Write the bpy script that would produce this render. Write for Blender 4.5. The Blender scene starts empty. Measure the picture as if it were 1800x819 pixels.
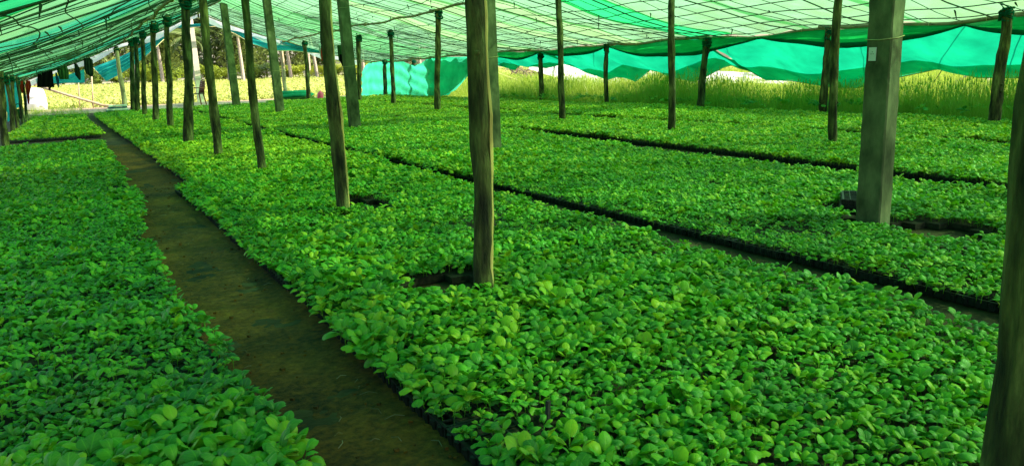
import bpy, math, random
import numpy as np
from mathutils import Vector, Matrix, Euler, noise

random.seed(7); rng = np.random.default_rng(7)
sc = bpy.context.scene
col = sc.collection
# ------------------------------------------------------------------ camera
F, CX, CY, H = 1350., 900., 409.5, 1.5
SL = -0.036
hy = lambda x: 146 + SL * (x - 137)
ROLL = math.atan(-SL)
PITCH = math.atan((CY - hy(CX)) * math.cos(ROLL) / F)
_f = Vector((0, math.cos(PITCH), -math.sin(PITCH))); _u = Vector((0, math.sin(PITCH), math.cos(PITCH))); _r = Vector((1, 0, 0))
def _ray0(px, py):
    u = (px - CX) / F; v = (CY - py) / F
    hx = u * math.cos(ROLL) + v * math.sin(ROLL); hv = -u * math.sin(ROLL) + v * math.cos(ROLL)
    return _r * hx + _f + _u * hv
_v = _ray0(137, 146); YAW = math.atan2(_v.x, _v.y)
RZ = Matrix.Rotation(YAW, 3, 'Z')
def ray(px, py): return RZ @ _ray0(px, py)
def gp(px, py, z=0.):
    a = ray(px, py); t = (z - H) / a.z; return Vector((a.x * t, a.y * t, z))
def onx(px, py, x):
    a = ray(px, py); t = x / a.x; return Vector((x, a.y * t, H + a.z * t))
def ony(px, py, y):
    a = ray(px, py); t = y / a.y; return Vector((a.x * t, y, H + a.z * t))
cright = RZ @ (_r * math.cos(ROLL) - _u * math.sin(ROLL)); cup = RZ @ (_r * math.sin(ROLL) + _u * math.cos(ROLL)); cfwd = RZ @ _f
cam = bpy.data.cameras.new('camera'); camo = bpy.data.objects.new('camera', cam); col.objects.link(camo)
cam.sensor_width = 36; cam.lens = F / 1800 * 36; cam.clip_start = .05; cam.clip_end = 2000
camo.matrix_world = Matrix.Translation((0, 0, H)) @ Matrix((cright, cup, -cfwd)).transposed().to_4x4()
sc.camera = camo
# ------------------------------------------------------------------ light
SUN = Vector((0.85, -0.50, 0)).normalized() * math.cos(math.radians(40)) + Vector((0, 0, math.sin(math.radians(40))))
w = bpy.data.worlds.new("World"); sc.world = w; w.use_nodes = True
nt = w.node_tree; nt.nodes.clear()
sky = nt.nodes.new('ShaderNodeTexSky'); sky.sky_type = 'NISHITA'; sky.sun_disc = False
sky.sun_elevation = math.radians(40); sky.sun_rotation = math.atan2(SUN.x, SUN.y); sky.air_density = 1.3; sky.dust_density = 2.5
bg = nt.nodes.new('ShaderNodeBackground'); bg.inputs[1].default_value = 0.15
wo = nt.nodes.new('ShaderNodeOutputWorld'); nt.links.new(sky.outputs[0], bg.inputs[0]); nt.links.new(bg.outputs[0], wo.inputs[0])
sl = bpy.data.lights.new('sun', 'SUN'); sl.energy = 5.0; sl.angle = math.radians(.5); sl.color = (1, .93, .78)
so = bpy.data.objects.new('sun', sl); col.objects.link(so); so.rotation_euler = SUN.to_track_quat('Z', 'Y').to_euler()
vs = sc.view_settings; vs.view_transform = 'Standard'; vs.look = 'None'; vs.gamma = 1; vs.use_curve_mapping = False
vs.exposure = 1.4
cy = sc.cycles; cy.use_denoising = True; cy.max_bounces = 9; cy.diffuse_bounces = 5; cy.glossy_bounces = 2; cy.transmission_bounces = 6
cy.transparent_max_bounces = 12; cy.caustics_reflective = False; cy.caustics_refractive = False; cy.sample_clamp_indirect = 6

# ------------------------------------------------------------------ helpers
def tag(o, label=None, cat=None, group=None, kind=None):
    if label: o['label'] = label
    if cat: o['category'] = cat
    if group: o['group'] = group
    if kind: o['kind'] = kind
    return o
def empty(name, loc=(0, 0, 0), rz=0):
    o = bpy.data.objects.new(name, None); col.objects.link(o); o.location = loc; o.rotation_euler = (0, 0, rz); o.empty_display_size = .1
    return o
def mesh(name, vs_, fs, mats, smooth=True, mi=None, uvs=None):
    m = bpy.data.meshes.new(name); m.from_pydata([tuple(v) for v in vs_], [], fs)
    for k in (mats if isinstance(mats, (list, tuple)) else [mats]): m.materials.append(k)
    if mi is not None: m.polygons.foreach_set('material_index', mi)
    if smooth: m.polygons.foreach_set('use_smooth', [True] * len(fs))
    if uvs is not None:
        uv = m.uv_layers.new(name='UVMap'); li = np.zeros(len(m.loops), dtype=np.int32); m.loops.foreach_get('vertex_index', li)
        uv.data.foreach_set('uv', np.asarray(uvs, dtype=np.float32)[li].ravel())
    m.update(); return m
def ob(name, m, parent=None, loc=None):
    o = bpy.data.objects.new(name, m); col.objects.link(o)
    if parent: o.parent = parent
    if loc is not None: o.location = loc
    return o
class MB:
    def __init__(s): s.v = []; s.f = []
    def box(s, c, h, M=None):
        n = len(s.v)
        for dx, dy, dz in ((-1,-1,-1),(1,-1,-1),(1,1,-1),(-1,1,-1),(-1,-1,1),(1,-1,1),(1,1,1),(-1,1,1)):
            p = Vector((c[0] + dx*h[0], c[1] + dy*h[1], c[2] + dz*h[2])); s.v.append(M @ p if M else p)
        s.f += [tuple(n + i for i in q) for q in ((0,3,2,1),(4,5,6,7),(0,1,5,4),(1,2,6,5),(2,3,7,6),(3,0,4,7))]
        return s
    def tube(s, pts, rad, sides=6, cap=True, wob=0, seed=0):
        pts = [Vector(p) for p in pts]; n0 = len(s.v); n = len(pts)
        rad = rad if isinstance(rad, (list, tuple)) else [rad] * n
        prev = None
        for i, p in enumerate(pts):
            t = (pts[min(i+1, n-1)] - pts[max(i-1, 0)]).normalized()
            a = prev if prev is not None else (Vector((1, 0, 0)) if abs(t.x) < .8 else Vector((0, 0, 1)))
            a = (a - t * a.dot(t)).normalized(); b = t.cross(a); prev = a
            for k in range(sides):
                th = 2 * math.pi * k / sides
                d = a * math.cos(th) + b * math.sin(th); r = rad[i]
                if wob: r *= 1 + wob * noise.noise(Vector((d.x * 1.3 + seed, d.y * 1.3, p.length * 1.7 + seed))) + wob*.5*noise.noise(Vector((d.x * 4 + seed, d.y * 4, p.length * 6)))
                s.v.append(p + d * r)
        for i in range(n - 1):
            for k in range(sides):
                k2 = (k + 1) % sides
                s.f.append((n0 + i*sides + k, n0 + i*sides + k2, n0 + (i+1)*sides + k2, n0 + (i+1)*sides + k))
        if cap:
            s.f.append(tuple(n0 + k for k in reversed(range(sides)))); s.f.append(tuple(n0 + (n-1)*sides + k for k in range(sides)))
        return s
    def grid(s, P):
        n0 = len(s.v); R = len(P); C = len(P[0])
        for row in P: s.v += list(row)
        for i in range(R - 1):
            for j in range(C - 1):
                s.f.append((n0 + i*C + j, n0 + i*C + j + 1, n0 + (i+1)*C + j + 1, n0 + (i+1)*C + j))
        return s
    def build(s, name, mat, parent=None, smooth=True, loc=None): return ob(name, mesh(name, s.v, s.f, mat, smooth), parent, loc)

def newmat(name):
    m = bpy.data.materials.new(name); m.use_nodes = True; t = m.node_tree; t.nodes.clear()
    out = t.nodes.new('ShaderNodeOutputMaterial'); return m, t, out
def N(t, ty, **kw):
    n = t.nodes.new(ty)
    for k, v in kw.items():
        if k.startswith('i_'):
            key = k[2:]; key = int(key) if key.isdigit() else key.replace('_', ' '); n.inputs[key].default_value = v
        else: setattr(n, k, v)
    return n
def ramp(t, fac, stops):
    r = t.nodes.new('ShaderNodeValToRGB'); e = r.color_ramp.elements
    while len(e) < len(stops): e.new(.5)
    for i, (p, c) in enumerate(stops): e[i].position = p; e[i].color = (*c, 1)
    t.links.new(fac, r.inputs[0]); return r.outputs[0]
def coords(t, scale=(1, 1, 1), kind='Object'):
    tc = t.nodes.new('ShaderNodeTexCoord'); mp = t.nodes.new('ShaderNodeMapping'); mp.inputs['Scale'].default_value = scale
    t.links.new(tc.outputs[kind], mp.inputs[0]); return mp.outputs[0]
def noisetex(t, vec, scale, detail=6, rough=.6):
    n = N(t, 'ShaderNodeTexNoise', i_Scale=scale, i_Detail=detail, i_Roughness=rough); t.links.new(vec, n.inputs['Vector']); return n.outputs['Fac']
def solid(name, stops, scale=5, stretch=(1, 1, 1), rough=.8, bump=.3, bdist=.01, detail=8, spec=.3, fine=0, kind='Object'):
    m, t, out = newmat(name); v = coords(t, stretch, kind); f = noisetex(t, v, scale, detail)
    c = ramp(t, f, stops); p = N(t, 'ShaderNodeBsdfPrincipled', i_Roughness=rough); p.inputs['Specular IOR Level'].default_value = spec
    t.links.new(c, p.inputs['Base Color'])
    f2 = noisetex(t, v, scale * (fine or 4), 6)
    b = N(t, 'ShaderNodeBump', i_Strength=bump, i_Distance=bdist); t.links.new(f2, b.inputs['Height']); t.links.new(b.outputs[0], p.inputs['Normal'])
    t.links.new(p.outputs[0], out.inputs[0]); return m
def cloth_mat(name, dif, trl, tra=0., tracol=(1, 1, 1), var=.25, scale=1.2, weave=0):
    """woven net / cloth: part reflects, part glows through, part open holes"""
    m, t, out = newmat(name); v = coords(t)
    f = noisetex(t, v, scale, 5)
    def sh(c):
        a = tuple(x * (1 - var) for x in c); b = tuple(min(1, x * (1 + var)) for x in c); return ramp(t, f, [(.3, a), (.7, b)])
    d = N(t, 'ShaderNodeBsdfDiffuse'); tr = N(t, 'ShaderNodeBsdfTranslucent'); t.links.new(sh(dif), d.inputs[0]); t.links.new(sh(trl), tr.inputs[0])
    mx = N(t, 'ShaderNodeMixShader', i_0=.6); t.links.new(d.outputs[0], mx.inputs[1]); t.links.new(tr.outputs[0], mx.inputs[2])
    last = mx.outputs[0]
    if tra > 0:
        tp = N(t, 'ShaderNodeBsdfTransparent', i_0=(*tracol, 1)); m2 = N(t, 'ShaderNodeMixShader', i_0=tra)
        if weave:
            wv = noisetex(t, coords(t, (weave, weave, weave)), 1., 2)
            mr = N(t, 'ShaderNodeMapRange'); mr.inputs[1].default_value = .3; mr.inputs[2].default_value = .7
            mr.inputs[3].default_value = tra * .4; mr.inputs[4].default_value = tra * 1.6; t.links.new(wv, mr.inputs[0]); t.links.new(mr.outputs[0], m2.inputs[0])
        t.links.new(last, m2.inputs[1]); t.links.new(tp.outputs[0], m2.inputs[2]); last = m2.outputs[0]
    t.links.new(last, out.inputs[0]); return m
def leaf_mat(name, dark, light, yellow, trl, veins=True, spec=.25, rough=.38, trf=.28):
    m, t, out = newmat(name)
    oi = N(t, 'ShaderNodeObjectInfo'); at = N(t, 'ShaderNodeAttribute', attribute_type='INSTANCER', attribute_name='tint')
    geo = N(t, 'ShaderNodeNewGeometry')
    add = N(t, 'ShaderNodeMath', operation='ADD'); t.links.new(oi.outputs['Random'], add.inputs[0]); t.links.new(at.outputs['Fac'], add.inputs[1])
    isl = N(t, 'ShaderNodeMath', operation='MULTIPLY', i_1=.6); t.links.new(geo.outputs['Random Per Island'], isl.inputs[0])
    a2 = N(t, 'ShaderNodeMath', operation='ADD'); t.links.new(add.outputs[0], a2.inputs[0]); t.links.new(isl.outputs[0], a2.inputs[1])
    dv = N(t, 'ShaderNodeMath', operation='DIVIDE', i_1=1.75); t.links.new(a2.outputs[0], dv.inputs[0])
    c = ramp(t, dv.outputs[0], [(0, dark), (.5, light), (.8, tuple((a*.5 + b*.5) for a, b in zip(light, yellow))), (1, yellow)])
    p = N(t, 'ShaderNodeBsdfPrincipled', i_Roughness=rough); p.inputs['Specular IOR Level'].default_value = spec
    if veins:
        tc = N(t, 'ShaderNodeTexCoord'); sp = N(t, 'ShaderNodeSeparateXYZ'); t.links.new(tc.outputs['UV'], sp.inputs[0])
        ax = N(t, 'ShaderNodeMath', operation='SUBTRACT', i_1=.5); t.links.new(sp.outputs[0], ax.inputs[0])
        ab = N(t, 'ShaderNodeMath', operation='ABSOLUTE'); t.links.new(ax.outputs[0], ab.inputs[0])
        mid = N(t, 'ShaderNodeMapRange', i_1=.0, i_2=.06, i_3=1., i_4=0.); t.links.new(ab.outputs[0], mid.inputs[0])
        # side veins: sin((v - |u|*.8)*k)
        k1 = N(t, 'ShaderNodeMath', operation='MULTIPLY', i_1=.7); t.links.new(ab.outputs[0], k1.inputs[0])
        k2 = N(t, 'ShaderNodeMath', operation='SUBTRACT'); t.links.new(sp.outputs[1], k2.inputs[0]); t.links.new(k1.outputs[0], k2.inputs[1])
        k3 = N(t, 'ShaderNodeMath', operation='MULTIPLY', i_1=38.); t.links.new(k2.outputs[0], k3.inputs[0])
        k4 = N(t, 'ShaderNodeMath', operation='SINE'); t.links.new(k3.outputs[0], k4.inputs[0])
        k5 = N(t, 'ShaderNodeMapRange', i_1=.75, i_2=1., i_3=0., i_4=.45); t.links.new(k4.outputs[0], k5.inputs[0])
        mxv = N(t, 'ShaderNodeMath', operation='MAXIMUM'); t.links.new(mid.outputs[0], mxv.inputs[0]); t.links.new(k5.outputs[0], mxv.inputs[1])
        mf = N(t, 'ShaderNodeMath', operation='MULTIPLY', i_1=.45); t.links.new(mxv.outputs[0], mf.inputs[0])
        cm = N(t, 'ShaderNodeMix', data_type='RGBA'); t.links.new(mf.outputs[0], cm.inputs['Factor']); t.links.new(c, cm.inputs['A'])
        cm.inputs['B'].default_value = (min(1, light[0]*2.4), min(1, light[1]*1.7), light[2]*2, 1); c = cm.outputs['Result']
        bp = N(t, 'ShaderNodeBump', i_Strength=.5, i_Distance=.002); bp.invert = True; t.links.new(mxv.outputs[0], bp.inputs['Height']); t.links.new(bp.outputs[0], p.inputs['Normal'])
    t.links.new(c, p.inputs['Base Color'])
    tr = N(t, 'ShaderNodeBsdfTranslucent'); 
    mt = N(t, 'ShaderNodeMix', data_type='RGBA', i_Factor=.5); t.links.new(c, mt.inputs['A']); mt.inputs['B'].default_value = (*trl, 1); t.links.new(mt.outputs['Result'], tr.inputs[0])
    mx = N(t, 'ShaderNodeMixShader', i_0=trf); t.links.new(p.outputs[0], mx.inputs[1]); t.links.new(tr.outputs[0], mx.inputs[2]); t.links.new(mx.outputs[0], out.inputs[0])
    return m

M = {}
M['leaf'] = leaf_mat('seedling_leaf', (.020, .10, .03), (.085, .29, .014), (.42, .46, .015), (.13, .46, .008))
M['stem'] = solid('seedling_stem', [(.3, (.03, .09, .02)), (.7, (.08, .16, .04))], 20)
M['field'] = leaf_mat('field_leaf', (.22, .32, .06), (.42, .48, .10), (.62, .62, .18), (.55, .62, .12), veins=False)
M['grass'] = leaf_mat('grass_blade', (.11, .25, .02), (.24, .38, .03), (.46, .48, .09), (.4, .56, .05), veins=False, trf=.4)
M['bush'] = leaf_mat('bush_leaf', (.12, .2, .02), (.26, .34, .03), (.42, .44, .06), (.4, .48, .05), veins=False)
M['tree'] = leaf_mat('tree_leaf', (.07, .11, .03), (.17, .22, .05), (.08, .12, .03), (.06, .12, .02), veins=False)  # leaf colours lightened in place of distant haze
M['frond'] = leaf_mat('palm_frond', (.06, .11, .03), (.12, .18, .04), (.28, .28, .09), (.2, .26, .06), veins=False)
M['bark'] = solid('post_bark', fine=5, stops= [(.36, (.006, .006, .002)), (.47, (.035, .036, .010)), (.56, (.08, .085, .024)), (.68, (.19, .19, .06))], scale=9, stretch=(1, 1, .24), rough=.9, bump=1., bdist=.02)
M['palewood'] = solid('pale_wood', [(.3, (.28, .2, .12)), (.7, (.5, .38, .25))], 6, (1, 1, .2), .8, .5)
M['peeled'] = solid('peeled_wood', [(.3, (.22, .14, .04)), (.55, (.5, .36, .12)), (.8, (.6, .46, .2))], 8, (1, 1, .15), .8, .5)
M['bamboo'] = solid('bamboo', [(.3, (.13, .11, .05)), (.7, (.28, .24, .12))], 5, (1, 1, 1), .6, .4)
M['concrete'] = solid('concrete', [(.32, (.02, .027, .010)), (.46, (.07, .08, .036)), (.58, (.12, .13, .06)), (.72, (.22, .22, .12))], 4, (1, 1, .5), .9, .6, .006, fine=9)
M['sunlitconcrete'] = solid('sunlit_concrete', [(.3, (.5, .42, .33)), (.7, (.65, .56, .45))], 4, (1, 1, .5), .9, .4)  # concrete with the sunlight on the end pillar put into its colour
M['rope'] = solid('rope', [(.3, (.02, .05, .025)), (.7, (.05, .09, .05))], 8, rough=.9)
M['ropepale'] = solid('pale_rope', [(.3, (.3, .28, .12)), (.7, (.5, .45, .2))], 8, rough=.9)
M['rag'] = cloth_mat('green_rag', (.01, .14, .08), (.01, .2, .1), scale=8, var=.5)
M['tray'] = solid('black_plastic', [(.3, (.008, .008, .008)), (.7, (.02, .02, .018))], 12, rough=.5, bump=.1)
M['soil'] = solid('potting_soil', [(.3, (.012, .009, .006)), (.7, (.045, .032, .018))], 30, rough=1, bump=.8, bdist=.01)
M['white'] = solid('white_plastic', [(.3, (.7, .7, .68)), (.7, (.82, .82, .8))], 3, rough=.4, bump=.05)
M['brownplastic'] = solid('brown_plastic', [(.3, (.13, .03, .015)), (.7, (.2, .05, .025))], 3, rough=.4, bump=.05)
M['pink'] = solid('pink_plastic', [(.3, (.6, .05, .15)), (.7, (.75, .1, .22))], 3, rough=.4, bump=.05)
M['greentarp'] = cloth_mat('folded_green_tarp', (.03, .4, .25), (.02, .35, .2), scale=6)
M['plate'] = solid('socket_plate', [(.3, (.5, .52, .5)), (.7, (.66, .68, .64))], 3, rough=.4, bump=.03)
M['dark'] = solid('dark_hole', [(.3, (.01, .01, .01)), (.7, (.02, .02, .02))], 3)
M['twig'] = solid('dry_twigs', [(.3, (.12, .08, .05)), (.7, (.3, .22, .14))], 9)
M['palmtrunk'] = solid('palm_trunk', [(.3, (.25, .2, .15)), (.7, (.48, .4, .32))], 5, (1, 1, 3), .9, .7)
# shade cloth colours: (name, reflected, transmitted, open fraction)
M['net_mint'] = cloth_mat('mint_shade_net', (.1, .42, .18), (.15, .46, .19), .33, (.36, .78, .33), weave=1.5)
M['net_pale'] = cloth_mat('pale_shade_net', (.16, .42, .2), (.20, .43, .24), .50, (.36, .76, .40), weave=1.5)
M['net_green'] = cloth_mat('green_shade_net', (.01, .3, .09), (.02, .45, .14), .04, (.3, .9, .4))
M['net_teal'] = cloth_mat('teal_shade_net', (.02, .34, .16), (.04, .42, .21), .2, (.25, .75, .38), weave=1.5)
M['net_beige'] = cloth_mat('faded_beige_shade_net', (.2, .4, .16), (.27, .47, .21), .26, (.42, .78, .36))
M['net_side'] = cloth_mat('side_net', (.0, .25, .125), (.003, .27, .13), .03, (.05, .7, .4))
M['net_dark'] = cloth_mat('folded_side_net', (.0, .18, .09), (.0, .26, .12), 0)
M['net_aqua'] = cloth_mat('aqua_side_net', (.06, .45, .26), (.04, .5, .28), .06, (.3, .8, .6))
M['drape'] = cloth_mat('teal_drape', (.02, .3, .28), (.02, .35, .32), 0)
M['whitenet'] = cloth_mat('white_net', (.8, .8, .8), (.9, .9, .9), .12)
M['blackcloth'] = cloth_mat('black_cloth', (.01, .01, .012), (.01, .01, .01))
M['olivecloth'] = cloth_mat('olive_cloth', (.05, .14, .05), (.04, .12, .03), scale=5)
M['greycloth'] = cloth_mat('grey_green_cloth', (.04, .07, .05), (.03, .06, .04), scale=5)
M['bluecloth'] = cloth_mat('blue_cloth', (.05, .25, .4), (.05, .25, .4), scale=5)
M['redcloth'] = cloth_mat('red_cloth', (.55, .06, .03), (.6, .08, .04), scale=4)
M['paleclothes'] = cloth_mat('pale_cloth', (.45, .6, .5), (.4, .6, .5), scale=4)

# ------------------------------------------------------------------ ground
def terr(x, y):
    d = max(0, y - 52); e = max(0, x - 30)
    return 1.45 * (1 - math.exp(-(d / 75) ** 1.6)) + .7 * (1 - math.exp(-(e / 50) ** 2))
def axis(vals):
    o = []
    for a, b, s in vals: o += list(np.arange(a, b, s))
    return o + [vals[-1][1]]
xs = axis([(-600, -60, 60), (-60, 60, 4), (60, 600, 60)]); ys = axis([(-300, -10, 60), (-10, 160, 4), (160, 900, 80)])
m, t, out = newmat('open_ground'); v = coords(t)
c1 = ramp(t, noisetex(t, v, .35, 8), [(.3, (.16, .2, .05)), (.5, (.25, .22, .11)), (.7, (.34, .27, .17))])
p = N(t, 'ShaderNodeBsdfPrincipled', i_Roughness=.95); t.links.new(c1, p.inputs['Base Color'])
b = N(t, 'ShaderNodeBump', i_Strength=.8, i_Distance=.05); t.links.new(noisetex(t, v, 5, 8), b.inputs['Height']); t.links.new(b.outputs[0], p.inputs['Normal']); t.links.new(p.outputs[0], out.inputs[0])
g = MB().grid([[Vector((x, y, terr(x, y) - .03)) for x in xs] for y in ys]).build('ground', m); tag(g, kind='structure')
# damp soil floor under the shade roof
m, t, out = newmat('damp_floor'); v = coords(t)
f1 = noisetex(t, v, 1.1, 9, .65); f2 = noisetex(t, v, 22, 10, .75)
mxn = N(t, 'ShaderNodeMath', operation='ADD'); t.links.new(f1, mxn.inputs[0]); t.links.new(f2, mxn.inputs[1])
hf = N(t, 'ShaderNodeMath', operation='MULTIPLY', i_1=.5); t.links.new(mxn.outputs[0], hf.inputs[0])
c1 = ramp(t, hf.outputs[0], [(.40, (.014, .007, .001)), (.48, (.09, .036, .003)), (.56, (.18, .070, .006)), (.64, (.30, .13, .015))])
p = N(t, 'ShaderNodeBsdfPrincipled', i_Roughness=.85); p.inputs['Specular IOR Level'].default_value = .25; t.links.new(c1, p.inputs['Base Color'])
b = N(t, 'ShaderNodeBump', i_Strength=1., i_Distance=.03); t.links.new(f2, b.inputs['Height']); t.links.new(b.outputs[0], p.inputs['Normal']); t.links.new(p.outputs[0], out.inputs[0])
M['floor'] = m
gx = np.arange(-3, 17.1, .25); gy = np.arange(-4, 46.1, .5)
M['underfloor'] = solid('shaded_floor', [(.35, (.010, .007, .002)), (.5, (.035, .022, .006)), (.62, (.07, .045, .014))], 2.5, rough=.9, bump=.6, bdist=.02, fine=8)
g = MB().grid([[Vector((x, y, .012 * noise.noise(Vector((x * .9, y * .9, 0))) + .01 * noise.noise(Vector((x * 3, y * 3, 4))) - .008)) for x in gx] for y in gy]).build('floor', M['underfloor']); tag(g, kind='structure')
px_ = np.arange(.15, 1.45, .035); py_ = np.arange(.6, 21, .045)
g = MB().grid([[Vector((x, y, .002 + .016 * noise.noise(Vector((x * 2.2, y * 2.2, 1))) + .008 * noise.noise(Vector((x * 8, y * 8, 4))) + .005 * noise.noise(Vector((x * 21, y * 21, 9))) - (.05 if (x < .18 or x > 1.41) else 0))) for x in px_] for y in py_]).build('path', M['floor']); tag(g, kind='structure')
mb = MB()
for i in range(160):
    x = random.uniform(.45, 1.12); y = 1.5 + 11 * random.random() ** 1.5; r_ = random.uniform(.003, .011); mb.box((x, y, .012), (r_, r_ * random.uniform(.5, 1.2), r_ * .6), Matrix.Translation((x, y, .008)) @ Matrix.Rotation(random.uniform(0, 3), 4, 'Z') @ Matrix.Translation((-x, -y, 0)))
tag(mb.build('soil_crumbs', M['floor'], smooth=False), 'small crumbs of dark soil scattered on the path', 'soil crumbs', kind='stuff')
# bare dry earth strip at the open end
M['dirt'] = solid('bare_dirt', [(.3, (.24, .17, .1)), (.7, (.4, .3, .19))], 1.5, bump=.6, bdist=.03)
P = []
for i in range(15):
    y = 44.5 + i * .65
    P.append([Vector((x, y, .02 + (.16 * math.exp(-((x - 6) / 1.8) ** 2) * math.exp(-((y - 48.5) / 1.4) ** 2)) + .02 * noise.noise(Vector((x, y, 0))) - (.08 if i in (0, 14) else 0))) for x in np.arange(-2, 15.1, .6)])
g = MB().grid(P).build('dirt_strip', M['dirt']); tag(g, kind='structure')
# litter on the path
mb = MB()
for i in range(70):
    x = random.uniform(.5, 1.1); y = random.uniform(1.6, 12); a = random.uniform(0, 3.1); L = random.uniform(.02, .09)
    mb.tube([(x, y, .012), (x + L*.5*math.cos(a), y + L*.5*math.sin(a), .018), (x + L*math.cos(a+.3), y + L*math.sin(a+.3), .01)], random.uniform(.0008, .002), 4)
tag(mb.build('straw_litter', M['twig']), 'scattered dry straw and twigs lying on the dark soil path', 'litter', kind='stuff')

# ------------------------------------------------------------------ beds
def lerp(pts):
    ks = [p[0] for p in pts]; vv = [p[1] for p in pts]; return lambda y: float(np.interp(y, ks, vv))
def npl(pts):
    ks = [p[0] for p in pts]; vv = [p[1] for p in pts]; return lambda y: np.interp(y, ks, vv)
BEDS = [  # name label, y0, y1, left edge(y), right edge(y), tint(y), scale
 dict(y0=-1, y1=20.9, l=npl([(-1, -2.05), (21, -1.95)]), r=npl([(-1, .50), (1.5, .53), (2.7, .57), (3.7, .52), (5, .42), (7, .37), (8, .33), (9, .45), (11.4, .45), (16, .42), (21, .30)]), lab='left of the path in the foreground', cut=[]),
 dict(y0=24.3, y1=38.5, l=npl([(24, -1.85), (39, -1.85)]), r=npl([(24, .42), (31, .2), (39, .05)]), lab='left of the path towards the open end'),
 dict(y0=-1, y1=11.1, l=npl([(-1, 1.12), (2.3, 1.12), (3, 1.1), (4, 1.1), (5.7, 1.08), (7.5, 1.04), (9, 1.02), (11.2, .93)]), r=npl([(0, 3.98), (11, 4.03)]), lab='between the path and the long gap in the foreground'),
 dict(y0=11.1, y1=18.35, l=npl([(11, 1.2), (13.6, 1.12), (18.4, 1.0)]), r=npl([(11, 4.03), (18.4, 4.05)]), lab='yellow green, right of the path halfway down'),
 dict(y0=18.75, y1=40.6, l=npl([(18.7, .98), (35, .52), (41, .45)]), r=npl([(18, 4.1), (41, 4.15)]), lab='right of the path towards the open end'),
 dict(y0=0, y1=41.5, l=npl([(0, 4.5), (4, 4.46), (12, 4.4), (28, 4.45), (41, 4.6)]), r=npl([(0, 7.85), (4.5, 7.9), (9, 8.1), (15.5, 8.5), (17, 8.70), (42, 8.75)]), lab='around the row of concrete pillars'),
 dict(y0=0, y1=43.5, l=npl([(0, 8.5), (4.5, 8.64), (9, 8.92), (14.5, 9.12), (16.5, 8.78), (43, 8.78)]), r=npl([(0, 12.1), (14, 12.3), (16, 11.9), (20, 11.8), (31, 12.2), (44, 12.5)]), lab='around the second row of wooden posts'),
 dict(y0=0, y1=44.5, l=npl([(0, 12.6), (13, 12.7), (14, 12.95), (16, 12.65), (20, 12.5), (31, 12.9), (44, 12.56)]), r=npl([(0, 16.3), (44, 16.4)]), lab='farthest right beside the tall grass'),
]
HOLES = [(2.02, 4.66, .36, .32), (2.18, 4.4, .12, .12), (2.3, 7.96, .14, .14), (2.62, 8.15, .24, .62), (6.02, 3.72, .4, .46), (5.89, 4.3, .24, .24), (6.28, 4.78, .32, .24), (1.46, 2.45, .05, .05), (3.05, 10.1, .16, .1), (-1.0, 7.1, .1, .22),
         (2.3, 12.18, .1, .1), (2.14, 15.45, .12, .12), (10.3, 38.8, .25, .25), (9.3, 27, .12, .4), (8.8, 24, .1, 1.2), (-.25, 10.5, .12, .14), (-1.6, 13.8, .12, .3), (3.3, 2.9, .1, .1)]
def inhole(x, y, grow=0):
    h = np.zeros(np.shape(x), bool)
    for hx, hyy, a, b_ in HOLES: h |= ((x - hx) / (a + grow)) ** 2 + ((y - hyy) / (b_ + grow)) ** 2 < 1
    return h
def in_view(x, y, lo=-22, hi=82):
    a = np.degrees(np.arctan2(x, y)); return (a > lo) & (a < hi)

# leaf meshes ------------------------------------------------------
def leaf_mesh(seed, L=.058, W=.043, mat=None, pet=.022, rows=6):
    r = random.Random(seed); droop = r.uniform(.25, 1.35); cup = r.uniform(.1, .7); tw = r.uniform(-.25, .25)
    vs_, uv, fs = [], [], []
    prof = [.32, .82, 1., .98, .74, .26] if rows == 6 else [.35, 1., .2]
    z = 0; y = pet; ang = r.uniform(.0, .3)
    cols = 5 if rows == 6 else 3
    for i in range(rows):
        tt = i / (rows - 1); wd = W * .5 * prof[i]
        a = ang - droop * tt * 1.6
        if i: y += L / (rows - 1) * math.cos(a); z += L / (rows - 1) * math.sin(a)
        for k in range(cols):
            s = (k / (cols - 1)) * 2 - 1
            zz = z - cup * wd * (s * s) * 1.2 + .06 * wd * (0 if abs(s) > .9 else -1 if s == 0 else 1) + tw * wd * s * tt + .1*W*(noise.noise(Vector((s*1.5+seed, tt*3, seed*3)))) * abs(s)
            vs_.append((wd * s, y + .1 * wd * (1 - abs(s)), zz)); uv.append(((s + 1) / 2, tt))
    for i in range(rows - 1):
        for k in range(cols - 1):
            a0 = i * cols + k; fs.append((a0, a0 + 1, a0 + cols + 1, a0 + cols))
    n = len(vs_)  # petiole: a thin three sided rod
    for q, (yy, zz, rr) in enumerate(((0, -.004, .0018), (pet + .004, 0, .0013))):
        for k in range(3):
            th = k * 2.09; vs_.append((rr * math.cos(th), yy, zz + rr * math.sin(th))); uv.append((.5, 0))
    for k in range(3): fs.append((n + k, n + (k + 1) % 3, n + 3 + (k + 1) % 3, n + 3 + k))
    return vs_, fs, uv
LEAFV = [leaf_mesh(i, L=random.uniform(.052, .072), W=random.uniform(.042, .056), pet=random.uniform(.014, .026)) for i in range(8)]
LEAFM = [mesh('leaf', a, b_, M['leaf'], True, None, c) for a, b_, c in LEAFV]
def plant_def(seed):
    r = random.Random(seed); n = r.choice((4, 5, 5, 6)); out = []; a0 = r.uniform(0, 6.28)
    for i in range(n):
        q = i / (n - 1)
        el = math.radians(r.uniform(28, 68) + q * r.uniform(8, 26)); az = a0 + i * 2.4 + r.uniform(-.3, .3)
        s = (1.0 - .38 * q * q) * r.uniform(.82, 1.15)
        Mx = Matrix.Translation((0, 0, .035 + .03 * q)) @ Matrix.Rotation(az, 4, 'Z') @ Matrix.Rotation(el, 4, 'X') @ Matrix.Rotation(r.uniform(-.35, .35), 4, 'Y') @ Matrix.Scale(s, 4)
        out.append((r.randrange(8), Mx))
    return out
PLANTS = [plant_def(100 + i) for i in range(10)]
stem_mesh = None
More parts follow.
